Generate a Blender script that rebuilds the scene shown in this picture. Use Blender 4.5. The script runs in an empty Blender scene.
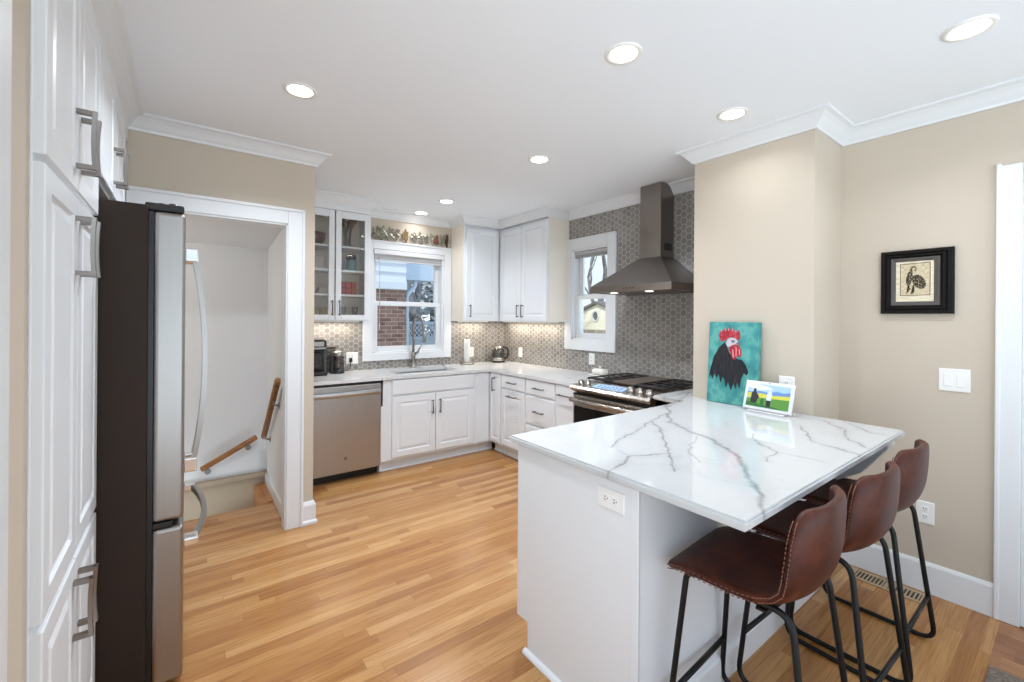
import bpy, bmesh, math, random
from mathutils import Vector, Matrix
random.seed(7)
S = bpy.context.scene
COL = S.collection
PI = math.pi

# ------------------------------------------------------------------ camera
YAW, ROLL, FPX = 0.6469, 0.0075, 435.68
cam_d = bpy.data.cameras.new('camera')
cam = bpy.data.objects.new('camera', cam_d)
COL.objects.link(cam)
cam_d.sensor_fit = 'HORIZONTAL'
cam_d.sensor_width = 36.0
cam_d.lens = FPX / 1024 * 36.0
cam_d.shift_x = -0.00071
cam_d.shift_y = (318.4 - 341.0) / 1024
cam_d.clip_start = 0.02
cam.matrix_world = Matrix.Translation((0, 0, 1.43)) @ Matrix.Rotation(-YAW, 4, 'Z') @ Matrix.Rotation(PI/2, 4, 'X') @ Matrix.Rotation(ROLL, 4, 'Z')
S.camera = cam

# ------------------------------------------------------------------ exposure and sky
S.view_settings.view_transform = 'Standard'
S.view_settings.look = 'None'
S.view_settings.gamma = 1.0
S.view_settings.use_curve_mapping = False
S.view_settings.exposure = 0.37
SKY = 2.2          # sky strength
CAN = 12.0          # watts per recessed can
UNDER = 2.2        # watts per under-cabinet bar
world = bpy.data.worlds.new('sky')
S.world = world
world.use_nodes = True
wn = world.node_tree
wn.nodes.clear()
w_out = wn.nodes.new('ShaderNodeOutputWorld')
w_bg = wn.nodes.new('ShaderNodeBackground')
w_tc = wn.nodes.new('ShaderNodeTexCoord')
w_sep = wn.nodes.new('ShaderNodeSeparateXYZ')
w_ramp = wn.nodes.new('ShaderNodeValToRGB')
w_noise = wn.nodes.new('ShaderNodeTexNoise')
w_mix = wn.nodes.new('ShaderNodeMix'); w_mix.data_type = 'RGBA'
w_cl = wn.nodes.new('ShaderNodeValToRGB')
wn.links.new(w_tc.outputs['Generated'], w_sep.inputs[0])
wn.links.new(w_tc.outputs['Generated'], w_noise.inputs['Vector'])
w_noise.inputs['Scale'].default_value = 5.0
w_noise.inputs['Detail'].default_value = 5.0
wn.links.new(w_sep.outputs['Z'], w_ramp.inputs['Fac'])
e = w_ramp.color_ramp.elements
e[0].position = 0.0; e[0].color = (0.90, 1.05, 1.17, 1)      # bright fill added below the horizon to light the ceiling
e[1].position = 0.55; e[1].color = (0.16, 0.27, 0.46, 1)
q = e.new(0.02); q.color = (0.30, 0.37, 0.44, 1)
e = w_cl.color_ramp.elements
e[0].position = 0.42; e[0].color = (0, 0, 0, 1)
e[1].position = 0.62; e[1].color = (1, 1, 1, 1)
wn.links.new(w_noise.outputs['Fac'], w_cl.inputs['Fac'])
w_m = wn.nodes.new('ShaderNodeMath'); w_m.operation = 'MULTIPLY'; w_up = wn.nodes.new('ShaderNodeMath'); w_up.operation = 'GREATER_THAN'; w_up.inputs[1].default_value = 0.0
wn.links.new(w_sep.outputs['Z'], w_up.inputs[0]); wn.links.new(w_cl.outputs['Color'], w_m.inputs[0]); wn.links.new(w_up.outputs[0], w_m.inputs[1])
wn.links.new(w_m.outputs[0], w_mix.inputs[0])
wn.links.new(w_ramp.outputs['Color'], w_mix.inputs[6])
w_mix.inputs[7].default_value = (0.42, 0.43, 0.44, 1)
wn.links.new(w_mix.outputs[2], w_bg.inputs['Color'])
w_bg.inputs['Strength'].default_value = SKY
wn.links.new(w_bg.outputs[0], w_out.inputs[0])

sun_d = bpy.data.lights.new('sun', 'SUN')
sun_d.energy = 2.4; sun_d.angle = 0.01; sun_d.color = (1.0, 0.97, 0.92)
sun = bpy.data.objects.new('sun', sun_d); COL.objects.link(sun)
sun.rotation_euler = Vector((0.9, 0.25, -1.0)).to_track_quat('-Z', 'Y').to_euler()

# ------------------------------------------------------------------ key dimensions (metres)
CEIL = 2.556
XR, XH, YB, YD = 3.145, 3.282, 4.513, 3.252      # right wall, range wall, sink wall, doorway wall
XB, YN, YF = 2.731, 0.902, 1.602                 # chase
CT_ = 0.890
ZC = 0.914                                       # counter top
FY, FX = 3.89, 2.645                             # base cabinet faces (sink run, range run)

# ------------------------------------------------------------------ materials
class NT:
    def __init__(s, m):
        m.use_nodes = True
        s.t = m.node_tree
        s.b = s.t.nodes['Principled BSDF']
        s.out = s.t.nodes['Material Output']
    def n(s, typ, **kw):
        x = s.t.nodes.new(typ)
        for k, v in kw.items(): setattr(x, k, v)
        return x
    def l(s, a, b): s.t.links.new(a, b)
    def put(s, sock, v):
        if isinstance(v, bpy.types.NodeSocket): s.l(v, sock)
        else: sock.default_value = v
    def math(s, op, a, b=0.0, c=None, clamp=False):
        x = s.n('ShaderNodeMath', operation=op, use_clamp=clamp)
        s.put(x.inputs[0], a); s.put(x.inputs[1], b)
        if c is not None: s.put(x.inputs[2], c)
        return x.outputs[0]
    def vmath(s, op, a, b=(0, 0, 0), out=0):
        x = s.n('ShaderNodeVectorMath', operation=op)
        s.put(x.inputs[0], a); s.put(x.inputs[1], b)
        return x.outputs[out]
    def mix(s, f, a, b):
        x = s.n('ShaderNodeMix'); x.data_type = 'RGBA'
        s.put(x.inputs[0], f); s.put(x.inputs[6], a); s.put(x.inputs[7], b)
        return x.outputs[2]
    def ramp(s, f, stops):
        x = s.n('ShaderNodeValToRGB')
        el = x.color_ramp.elements
        while len(el) < len(stops): el.new(0.5)
        for q, (p, c) in zip(el, stops): q.position = p; q.color = c
        s.l(f, x.inputs[0])
        return x.outputs[0]
    def noise(s, vec, scale, detail=3.0, rough=0.5):
        x = s.n('ShaderNodeTexNoise')
        if vec is not None: s.l(vec, x.inputs['Vector'])
        x.inputs['Scale'].default_value = scale; x.inputs['Detail'].default_value = detail
        x.inputs['Roughness'].default_value = rough
        return x.outputs['Fac']
    def pos(s): return s.n('ShaderNodeNewGeometry').outputs['Position']
    def obj(s): return s.n('ShaderNodeTexCoord').outputs['Object']
    def scale(s, v, sc):
        return s.vmath('MULTIPLY', v, sc)
    def bump(s, h, strength=0.2, dist=0.01):
        x = s.n('ShaderNodeBump')
        x.inputs['Strength'].default_value = strength; x.inputs['Distance'].default_value = dist
        s.l(h, x.inputs['Height']); s.l(x.outputs[0], s.b.inputs['Normal'])

def g4(c): return (c[0], c[1], c[2], 1.0)
def srgb(r, g, b):
    f = lambda v: (v/255/12.92) if v/255 <= 0.04045 else ((v/255+0.055)/1.055)**2.4
    return (f(r), f(g), f(b))

def paint(name, c, rough=0.5, var=0.03, sc=6.0, metal=0.0, spec=0.5, coat=0.0):
    m = bpy.data.materials.new(name); t = NT(m)
    n = t.noise(t.obj(), sc, 3)
    a = tuple(max(0, x*(1-var)) for x in c); b = tuple(min(1, x*(1+var)) for x in c)
    t.l(t.mix(n, g4(a), g4(b)), t.b.inputs['Base Color'])
    t.b.inputs['Roughness'].default_value = rough
    t.b.inputs['Metallic'].default_value = metal
    t.b.inputs['Specular IOR Level'].default_value = spec
    t.b.inputs['Coat Weight'].default_value = coat
    return m

def brushed(name, c, rough=0.3, stretch=(2, 2, 80), bump=0.03):
    m = bpy.data.materials.new(name); t = NT(m)
    v = t.scale(t.obj(), stretch)
    n = t.noise(v, 3.0, 4)
    t.l(t.mix(n, g4(tuple(x*0.94 for x in c)), g4(tuple(min(1, x*1.05) for x in c))), t.b.inputs['Base Color'])
    t.b.inputs['Metallic'].default_value = 1.0
    t.l(t.math('MULTIPLY_ADD', n, 0.12, rough-0.06), t.b.inputs['Roughness'])
    t.bump(n, bump, 0.002)
    return m

def glow(name, c, s):
    m = bpy.data.materials.new(name); t = NT(m)
    t.b.inputs['Base Color'].default_value = g4(c)
    t.b.inputs['Emission Color'].default_value = g4(c)
    t.b.inputs['Emission Strength'].default_value = s
    return m

def glass(name, tint=(0.97, 0.99, 0.99), gloss=0.08, rough=0.0):
    m = bpy.data.materials.new(name); t = NT(m)
    t.t.nodes.remove(t.b)
    tr = t.n('ShaderNodeBsdfTransparent'); tr.inputs[0].default_value = g4(tint)
    gl = t.n('ShaderNodeBsdfGlossy'); gl.inputs['Roughness'].default_value = rough
    fr = t.n('ShaderNodeLayerWeight'); fr.inputs[0].default_value = 0.25
    f = t.math('MULTIPLY_ADD', fr.outputs['Fresnel'], 0.6, gloss*0.5, clamp=True)
    mx = t.n('ShaderNodeMixShader')
    t.l(f, mx.inputs[0]); t.l(tr.outputs[0], mx.inputs[1]); t.l(gl.outputs[0], mx.inputs[2])
    t.l(mx.outputs[0], t.out.inputs[0])
    return m

def wood_floor(name, w=0.057, L=0.95, tones=None, swap=False):
    m = bpy.data.materials.new(name); t = NT(m)
    sp = t.n('ShaderNodeSeparateXYZ'); t.l(t.pos(), sp.inputs[0])
    x, y = (sp.outputs[1], sp.outputs[0]) if swap else (sp.outputs[0], sp.outputs[1])
    ry = t.math('DIVIDE', y, w)
    row = t.math('FLOOR', ry)
    wn1 = t.n('ShaderNodeTexWhiteNoise', noise_dimensions='1D'); t.l(row, wn1.inputs['W'])
    cx = t.math('ADD', t.math('DIVIDE', x, L), t.math('MULTIPLY', wn1.outputs['Value'], 17.3))
    colm = t.math('FLOOR', cx)
    cb = t.n('ShaderNodeCombineXYZ'); t.l(row, cb.inputs[0]); t.l(colm, cb.inputs[1])
    wn2 = t.n('ShaderNodeTexWhiteNoise', noise_dimensions='2D'); t.l(cb.outputs[0], wn2.inputs['Vector'])
    idv = wn2.outputs['Value']
    tones = tones or [(0.0, g4(srgb(160, 108, 60))), (0.35, g4(srgb(178, 126, 73))), (0.7, g4(srgb(188, 138, 84))), (1.0, g4(srgb(202, 156, 103)))]
    base = t.ramp(idv, tones)
    gv = t.n('ShaderNodeCombineXYZ')
    t.l(t.math('MULTIPLY_ADD', x, 2.6, t.math('MULTIPLY', idv, 31.0)), gv.inputs[0])
    t.l(t.math('MULTIPLY', y, 46.0), gv.inputs[1]); t.l(t.math('MULTIPLY', idv, 13.0), gv.inputs[2])
    nz = t.n('ShaderNodeTexNoise'); t.l(gv.outputs[0], nz.inputs['Vector'])
    nz.inputs['Scale'].default_value = 1.0; nz.inputs['Detail'].default_value = 6; nz.inputs['Distortion'].default_value = 1.6
    gr = t.ramp(nz.outputs['Fac'], [(0.3, (0.70, 0.63, 0.56, 1)), (0.52, (0.95, 0.94, 0.93, 1)), (0.75, (1.06, 1.06, 1.04, 1))])
    gv2 = t.n('ShaderNodeCombineXYZ')
    t.l(t.math('MULTIPLY_ADD', x, 5.0, t.math('MULTIPLY', idv, 57.0)), gv2.inputs[0])
    t.l(t.math('MULTIPLY', y, 170.0), gv2.inputs[1]); t.l(t.math('MULTIPLY', idv, 7.0), gv2.inputs[2])
    fine = t.noise(gv2.outputs[0], 1.0, 3)
    gr2 = t.ramp(fine, [(0.34, (0.72, 0.64, 0.55, 1)), (0.52, (1, 1, 1, 1))])
    m2 = t.n('ShaderNodeMix'); m2.data_type = 'RGBA'; m2.blend_type = 'MULTIPLY'; m2.inputs[0].default_value = 0.55
    t.l(base, m2.inputs[6]); t.l(gr2, m2.inputs[7])
    mx = t.n('ShaderNodeMix'); mx.data_type = 'RGBA'; mx.blend_type = 'MULTIPLY'; mx.inputs[0].default_value = 0.85
    t.l(m2.outputs[2], mx.inputs[6]); t.l(gr, mx.inputs[7])
    fy = t.math('FRACT', ry); fx = t.math('FRACT', cx)
    ey = t.math('LESS_THAN', t.math('MINIMUM', fy, t.math('SUBTRACT', 1.0, fy)), 0.012)
    ex = t.math('LESS_THAN', t.math('MINIMUM', fx, t.math('SUBTRACT', 1.0, fx)), 0.0012)
    gap = t.math('MAXIMUM', ey, ex)
    t.l(t.mix(t.math('MULTIPLY', gap, 0.45), mx.outputs[2], (0.16, 0.085, 0.04, 1)), t.b.inputs['Base Color'])
    t.l(t.math('MULTIPLY_ADD', nz.outputs['Fac'], 0.12, 0.18), t.b.inputs['Roughness'])
    t.b.inputs['Specular IOR Level'].default_value = 0.45
    t.bump(t.math('SUBTRACT', nz.outputs['Fac'], gap), 0.06, 0.002)
    return m

def hex_tile(name, ua, pitch=0.054):
    """flat-topped hexagon mosaic; ua = index of the horizontal world axis"""
    m = bpy.data.materials.new(name); t = NT(m)
    sp = t.n('ShaderNodeSeparateXYZ'); t.l(t.pos(), sp.inputs[0])
    cb = t.n('ShaderNodeCombineXYZ')
    t.l(t.math('DIVIDE', sp.outputs[2], pitch), cb.inputs[0])       # across flats = vertical
    t.l(t.math('DIVIDE', sp.outputs[ua], pitch), cb.inputs[1])
    P = t.vmath('ADD', cb.outputs[0], (100, 173.205, 0))
    r, h = (1, 1.7320508, 1), (0.5, 0.8660254, 0)
    a = t.vmath('SUBTRACT', t.vmath('MODULO', P, r), h)
    b = t.vmath('SUBTRACT', t.vmath('MODULO', t.vmath('SUBTRACT', P, h), r), h)
    la = t.vmath('LENGTH', t.vmath('MULTIPLY', a, (1, 1, 0)), out=1)
    lb = t.vmath('LENGTH', t.vmath('MULTIPLY', b, (1, 1, 0)), out=1)
    sel = t.math('LESS_THAN', la, lb)
    mv = t.n('ShaderNodeMix'); mv.data_type = 'VECTOR'
    t.l(sel, mv.inputs[0]); t.l(b, mv.inputs[4]); t.l(a, mv.inputs[5])
    g = mv.outputs[1]
    ab = t.vmath('ABSOLUTE', g)
    s2 = t.n('ShaderNodeSeparateXYZ'); t.l(ab, s2.inputs[0])
    d = t.math('MAXIMUM', s2.outputs[0], t.vmath('DOT_PRODUCT', ab, (0.5, 0.8660254, 0), out=1))
    edge = t.math('SUBTRACT', 0.5, d)
    grout = t.math('SUBTRACT', 1.0, t.math('MULTIPLY', t.math('SUBTRACT', edge, 0.032), 45.0, clamp=True))
    cell = t.vmath('SNAP', t.vmath('ADD', t.vmath('SUBTRACT', P, g), (0.1, 0.1, 0)), (0.25, 0.4330127, 1))
    wn1 = t.n('ShaderNodeTexWhiteNoise', noise_dimensions='2D'); t.l(cell, wn1.inputs['Vector'])
    nz = t.noise(t.pos(), 45, 3)
    tone = t.math('ADD', t.math('MULTIPLY', wn1.outputs['Value'], 0.6), t.math('MULTIPLY', nz, 0.4))
    tile = t.ramp(tone, [(0.1, g4(srgb(126, 121, 117))), (0.5, g4(srgb(141, 136, 131))), (0.9, g4(srgb(156, 151, 145)))])
    t.l(t.mix(grout, tile, g4(srgb(190, 184, 175))), t.b.inputs['Base Color'])
    t.l(t.math('MULTIPLY_ADD', grout, 0.5, 0.16), t.b.inputs['Roughness'])
    t.bump(t.math('SUBTRACT', 1.0, grout), 0.25, 0.002)
    return m

def seg_group():
    g = bpy.data.node_groups.new('vein_segment', 'ShaderNodeTree')
    for nm in ('P', 'A', 'B'): g.interface.new_socket(nm, in_out='INPUT', socket_type='NodeSocketVector')
    g.interface.new_socket('d', in_out='OUTPUT', socket_type='NodeSocketFloat')
    gi = g.nodes.new('NodeGroupInput'); go = g.nodes.new('NodeGroupOutput')
    def vm(op, a, b=None, out=0):
        x = g.nodes.new('ShaderNodeVectorMath'); x.operation = op
        g.links.new(a, x.inputs[0])
        if b is not None: g.links.new(b, x.inputs[1])
        return x
    pa = vm('SUBTRACT', gi.outputs[0], gi.outputs[1]).outputs[0]
    ba = vm('SUBTRACT', gi.outputs[2], gi.outputs[1]).outputs[0]
    d1 = vm('DOT_PRODUCT', pa, ba).outputs[1]; d2 = vm('DOT_PRODUCT', ba, ba).outputs[1]
    q = g.nodes.new('ShaderNodeMath'); q.operation = 'DIVIDE'; q.use_clamp = True
    g.links.new(d1, q.inputs[0]); g.links.new(d2, q.inputs[1])
    sc = g.nodes.new('ShaderNodeVectorMath'); sc.operation = 'SCALE'
    g.links.new(ba, sc.inputs[0]); g.links.new(q.outputs[0], sc.inputs['Scale'])
    df = vm('SUBTRACT', pa, sc.outputs[0]).outputs[0]
    g.links.new(vm('LENGTH', df).outputs[1], go.inputs[0])
    return g

VEINS = [(0.0085, [(2.472, 1.635), (2.138, 1.401), (1.961, 1.27), (1.869, 1.12), (1.817, 0.973), (1.675, 0.786), (1.492, 0.692), (1.37, 0.596), (1.252, 0.517)]),
 (0.0035, [(2.138, 1.401), (1.881, 1.326), (1.631, 1.259), (1.378, 1.166)]), (0.0045, [(1.908, 1.333), (1.747, 1.176), (1.521, 0.996), (1.328, 0.853)]),
 (0.0055, [(1.507, 0.973), (1.344, 1.031), (1.153, 0.984), (1.105, 0.939)]), (0.002, [(1.344, 1.031), (1.372, 1.117)]),
 (0.004, [(2.418, 0.846), (2.195, 0.733), (2.128, 0.66), (2.11, 0.594), (2.084, 0.529)]), (0.004, [(2.639, 0.83), (2.51, 0.698), (2.313, 0.627), (2.218, 0.534)]),
 (0.003, [(2.696, 0.75), (2.554, 0.615), (2.555, 0.567)]), (0.003, [(2.067, 0.915), (1.919, 0.827), (1.87, 0.746), (1.696, 0.707)]),
 (0.0015, [(1.867, 0.746), (1.872, 0.58)]), (0.0015, [(1.813, 1.045), (1.604, 0.951), (1.498, 0.85)]), (0.005, [(2.507, 1.696), (2.888, 1.717), (2.258, 1.48)])]

def quartz(name, veins=None, lo=0.70, hi=0.75):
    m = bpy.data.materials.new(name); t = NT(m)
    p = t.pos()
    n1 = t.n('ShaderNodeTexNoise'); t.l(p, n1.inputs['Vector']); n1.inputs['Scale'].default_value = 9; n1.inputs['Detail'].default_value = 3
    off = t.vmath('MULTIPLY', t.vmath('SUBTRACT', n1.outputs['Color'], (0.5, 0.5, 0.5)), (0.075, 0.075, 0.0))
    P = t.vmath('MULTIPLY', t.vmath('ADD', p, off), (1, 1, 0))
    # faint all-over veining
    vo = t.n('ShaderNodeTexVoronoi', feature='DISTANCE_TO_EDGE'); vo.inputs['Scale'].default_value = 2.3
    n2 = t.n('ShaderNodeTexNoise'); t.l(p, n2.inputs['Vector']); n2.inputs['Scale'].default_value = 3; n2.inputs['Detail'].default_value = 6
    t.l(t.vmath('ADD', p, t.vmath('MULTIPLY', t.vmath('SUBTRACT', n2.outputs['Color'], (0.5, 0.5, 0.5)), (0.7, 0.7, 0.7))), vo.inputs['Vector'])
    faint = t.math('MULTIPLY', t.math('SUBTRACT', 1.0, t.math('MULTIPLY', vo.outputs['Distance'], 40.0, clamp=True)), t.math('MULTIPLY', t.noise(p, 2.5, 2), 0.35))
    mask = faint
    if veins:
        G = seg_group(); best = None
        for w, pts in veins:
            for a, b in zip(pts, pts[1:]):
                gn = t.n('ShaderNodeGroup'); gn.node_tree = G
                t.l(P, gn.inputs[0]); gn.inputs[1].default_value = (a[0], a[1], 0); gn.inputs[2].default_value = (b[0], b[1], 0)
                v = t.math('DIVIDE', gn.outputs[0], w*2.0)
                best = v if best is None else t.math('MINIMUM', best, v)
        core = t.math('SUBTRACT', 1.0, t.math('SMOOTH_MIN', best, 1.0, 0.3), clamp=True)
        core = t.math('MULTIPLY', core, t.math('MULTIPLY_ADD', t.noise(p, 14, 4), 1.5, 0.15, clamp=True))
        halo = t.math('MULTIPLY', t.math('SUBTRACT', 1.0, t.math('MULTIPLY', best, 0.22), clamp=True), 0.16)
        mask = t.math('ADD', t.math('MAXIMUM', t.math('MULTIPLY', core, 0.95), halo), t.math('MULTIPLY', faint, 0.6), clamp=True)
    cl = t.mix(t.noise(p, 1.8, 4), g4((lo, lo, lo*0.995)), g4((hi, hi, hi*0.995)))
    t.l(t.mix(mask, cl, g4((0.27, 0.27, 0.27))), t.b.inputs['Base Color'])
    t.b.inputs['Roughness'].default_value = 0.06
    t.b.inputs['Specular IOR Level'].default_value = 0.4
    return m

def leather(name):
    m = bpy.data.materials.new(name); t = NT(m)
    p = t.obj()
    n = t.noise(p, 9, 5, 0.6); n2 = t.noise(p, 28, 3)
    v = t.math('ADD', t.math('MULTIPLY', n, 0.75), t.math('MULTIPLY', n2, 0.25))
    t.l(t.ramp(v, [(0.28, g4(srgb(40, 15, 9))), (0.5, g4(srgb(72, 31, 19))), (0.75, g4(srgb(108, 54, 34)))]), t.b.inputs['Base Color'])
    t.l(t.math('MULTIPLY_ADD', n, 0.25, 0.26), t.b.inputs['Roughness']); t.b.inputs['Specular IOR Level'].default_value = 0.3
    vo = t.n('ShaderNodeTexVoronoi'); vo.inputs['Scale'].default_value = 260; t.l(p, vo.inputs['Vector'])
    t.bump(vo.outputs['Distance'], 0.12, 0.002)
    return m

def brick_mat(name):
    m = bpy.data.materials.new(name); t = NT(m)
    p = t.pos()
    sp = t.n('ShaderNodeSeparateXYZ'); t.l(p, sp.inputs[0])
    cb = t.n('ShaderNodeCombineXYZ'); t.l(sp.outputs[0], cb.inputs[0]); t.l(sp.outputs[2], cb.inputs[1])
    br = t.n('ShaderNodeTexBrick'); t.l(cb.outputs[0], br.inputs['Vector'])
    br.inputs['Scale'].default_value = 1.0; br.inputs['Brick Width'].default_value = 0.19; br.inputs['Row Height'].default_value = 0.062
    br.inputs['Mortar Size'].default_value = 0.006; br.inputs['Bias'].default_value = 0.0
    br.inputs['Color1'].default_value = g4(srgb(104, 76, 72)); br.inputs['Color2'].default_value = g4(srgb(152, 124, 116)); br.inputs['Mortar'].default_value = g4(srgb(176, 160, 150))
    n = t.noise(p, 14, 4)
    mx = t.n('ShaderNodeMix'); mx.data_type = 'RGBA'; mx.blend_type = 'MULTIPLY'; mx.inputs[0].default_value = 0.7
    t.l(br.outputs['Color'], mx.inputs[6]); t.l(t.ramp(n, [(0.3, (0.6, 0.6, 0.6, 1)), (0.7, (1.2, 1.15, 1.1, 1))]), mx.inputs[7])
    t.l(mx.outputs[2], t.b.inputs['Base Color']); t.b.inputs['Roughness'].default_value = 0.9
    t.bump(br.outputs['Fac'], -0.5, 0.01)
    return m

def streaky(name, stops, sc, rough=0.6, det=4):
    m = bpy.data.materials.new(name); t = NT(m)
    n = t.noise(t.scale(t.obj(), sc), 1.0, det)
    t.l(t.ramp(n, stops), t.b.inputs['Base Color']); t.b.inputs['Roughness'].default_value = rough
    return m

M = {}
M['wall'] = paint('beige_wall_paint', srgb(200, 187, 170), 0.75, 0.012, 3)
M['white_wall'] = paint('stair_white_paint', srgb(225, 225, 225), 0.7, 0.01, 3)
M['ceiling'] = paint('ceiling_paint', srgb(243, 247, 251), 0.8, 0.008, 2)
M['trim'] = paint('white_trim_gloss', srgb(228, 229, 230), 0.35, 0.008, 5)
M['cab'] = paint('white_cabinet_lacquer', srgb(233, 235, 237), 0.3, 0.01, 4)
M['cab_side'] = paint('cream_cabinet_side', srgb(236, 226, 211), 0.4, 0.01, 4)
M['cab_in'] = paint('cabinet_interior', srgb(236, 224, 206), 0.5, 0.02, 4)
M['pen'] = paint('peninsula_lacquer', srgb(230, 231, 233), 0.4, 0.012, 4)
M['floor'] = wood_floor('oak_strip_floor')
M['floor2'] = wood_floor('hall_parquet', 0.10, 0.30, [(0, g4(srgb(140, 92, 56))), (0.5, g4(srgb(160, 110, 72))), (1, g4(srgb(178, 128, 86)))], True)
M['tile_y'] = hex_tile('hex_tile_range_wall', 1)
M['tile_x'] = hex_tile('hex_tile_sink_wall', 0)
M['quartz_v'] = quartz('veined_quartz', VEINS, 0.57, 0.62)
M['quartz'] = quartz('pale_quartz')
M['steel'] = brushed('stainless', (0.37, 0.35, 0.33), 0.34, (30, 30, 0.8))
M['steel_h'] = brushed('stainless_hood', (0.27, 0.24, 0.22), 0.34, (60, 3, 60))
M['steel_d'] = brushed('stainless_dishwasher', (0.47, 0.46, 0.45), 0.36, (14, 14, 0.6), 0.01)
M['steel_r'] = brushed('stainless_range', (0.48, 0.44, 0.40), 0.28, (2, 60, 60))
M['chrome'] = paint('chrome', (0.85, 0.85, 0.85), 0.08, 0.02, 8, 1.0)
M['nickel'] = brushed('brushed_nickel', (0.27, 0.245, 0.225), 0.4, (20, 20, 4))
M['bronze'] = brushed('dark_pull_metal', (0.16, 0.155, 0.15), 0.38, (20, 20, 20))
M['faucet'] = brushed('faucet_steel', (0.33, 0.32, 0.31), 0.3, (10, 10, 10))
M['sink'] = brushed('sink_steel', (0.45, 0.44, 0.43), 0.35, (40, 4, 4))
M['fridge_side'] = paint('fridge_side_brown', srgb(48, 36, 29), 0.6, 0.06, 30, 0.0, 0.25)
M['black'] = paint('black_plastic', srgb(24, 23, 23), 0.35, 0.1, 12)
M['black_gloss'] = paint('black_glass_oven', srgb(16, 13, 12), 0.06, 0.1, 12)
M['iron'] = paint('cast_iron', srgb(36, 30, 28), 0.55, 0.15, 60)
M['griddle'] = paint('griddle_metal', srgb(92, 78, 68), 0.4, 0.08, 30)
M['cooktop'] = paint('cooktop_enamel', srgb(58, 46, 40), 0.25, 0.08, 30)
M['lcd'] = glow('range_display', srgb(150, 180, 215), 0.25)
M['tube_black'] = paint('black_powder_coat', srgb(14, 13, 13), 0.42, 0.08, 40, 0.0, 0.35)
M['leather'] = leather('brown_leather')
M['stitch'] = paint('stitch_thread', srgb(128, 80, 60), 0.7, 0.1, 100)
M['oak'] = streaky('handrail_oak', [(0.3, g4(srgb(120, 74, 34))), (0.7, g4(srgb(168, 112, 58)))], (8, 8, 60), 0.35)
M['wood_ledge'] = streaky('stair_wood', [(0.3, g4(srgb(160, 104, 58))), (0.7, g4(srgb(190, 136, 84)))], (6, 6, 40), 0.4)
M['tan'] = paint('tan_stair_wall', srgb(168, 151, 128), 0.8, 0.05, 12)
M['plate'] = paint('white_switch_plastic', srgb(240, 238, 234), 0.35, 0.01, 8)
M['slot'] = paint('outlet_slot', srgb(50, 48, 46), 0.6, 0.05, 8)
M['window_glass'] = glass('window_glass')
M['cab_glass'] = glass('cabinet_glass', (0.95, 0.945, 0.94), 0.06, 0.02)
M['clear'] = glass('clear_glassware', (0.86, 0.87, 0.87), 0.2)
M['blind'] = paint('blind_slats', srgb(222, 220, 220), 0.5, 0.02, 10)
M['blind_grey'] = paint('blind_headrail_grey', srgb(188, 186, 188), 0.5, 0.03, 10)
M['white_cer'] = paint('white_ceramic', srgb(236, 232, 224), 0.2, 0.01, 8)
M['paper'] = paint('paper_towel', srgb(240, 238, 234), 0.9, 0.02, 40)
M['red_box'] = paint('red_enamel', srgb(178, 44, 34), 0.35, 0.08, 20)
M['teal'] = paint('teal_glass_jar', srgb(100, 140, 138), 0.25, 0.08, 12)
M['dark_lid'] = paint('dark_lid', srgb(66, 54, 48), 0.5, 0.1, 12)
M['mug'] = paint('olive_yellow_glaze', srgb(168, 142, 62), 0.3, 0.1, 20)
M['cream'] = paint('cream_ceramic', srgb(224, 208, 192), 0.4, 0.02, 10)
M['tanbox'] = paint('tan_tin', srgb(190, 178, 150), 0.4, 0.04, 10)
M['bowl_dark'] = paint('dark_bowl_rim', srgb(96, 66, 52), 0.4, 0.1, 15)
M['dried'] = paint('dried_stems', srgb(140, 108, 76), 0.9, 0.2, 60)
M['coffee'] = paint('coffee_beans', srgb(92, 66, 52), 0.7, 0.3, 90)
M['tank'] = glass('water_tank', (0.55, 0.55, 0.56), 0.15)
M['grind_glass'] = glass('grinder_hopper', (0.5, 0.42, 0.38), 0.2)
M['canvas'] = streaky('turquoise_brushwork', [(0.3, g4(srgb(40, 116, 120))), (0.48, g4(srgb(66, 146, 144))), (0.6, g4(srgb(100, 172, 160))), (0.75, g4(srgb(50, 126, 148)))], (14, 14, 11), 0.5, 6)
M['feather'] = streaky('black_feathers', [(0.3, g4(srgb(10, 11, 15))), (0.55, g4(srgb(24, 27, 36))), (0.68, g4(srgb(58, 50, 50))), (0.8, g4(srgb(18, 18, 22)))], (60, 90, 10), 0.5)
M['comb'] = streaky('red_comb_paint', [(0.3, g4(srgb(140, 22, 40))), (0.55, g4(srgb(176, 42, 58))), (0.75, g4(srgb(210, 110, 114)))], (40, 50, 40), 0.5)
M['pink'] = paint('pink_paint', srgb(240, 160, 164), 0.5, 0.06, 60)
M['face'] = paint('grey_white_paint', srgb(196, 190, 196), 0.5, 0.15, 80)
M['beak'] = paint('grey_beak_paint', srgb(104, 108, 116), 0.5, 0.15, 60)
M['frame'] = paint('black_brown_frame', srgb(15, 10, 8), 0.5, 0.15, 12, 0.0, 0.2)
M['frame2'] = paint('grey_inner_frame', srgb(86, 80, 76), 0.35, 0.1, 12)
M['print'] = streaky('cream_print_paper', [(0.35, g4(srgb(214, 200, 170))), (0.65, g4(srgb(236, 226, 202)))], (20, 20, 160), 0.8)
M['print_in'] = streaky('toned_print_ground', [(0.35, g4(srgb(186, 166, 130))), (0.65, g4(srgb(220, 206, 176)))], (10, 60, 200), 0.8)
M['ink'] = streaky('brown_black_ink', [(0.4, g4(srgb(44, 36, 28))), (0.55, g4(srgb(60, 50, 40))), (0.66, g4(srgb(190, 172, 140)))], (170, 170, 170), 0.8, 2)
M['ink_solid'] = paint('ink_line', srgb(92, 74, 52), 0.8, 0.1, 60)
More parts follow.
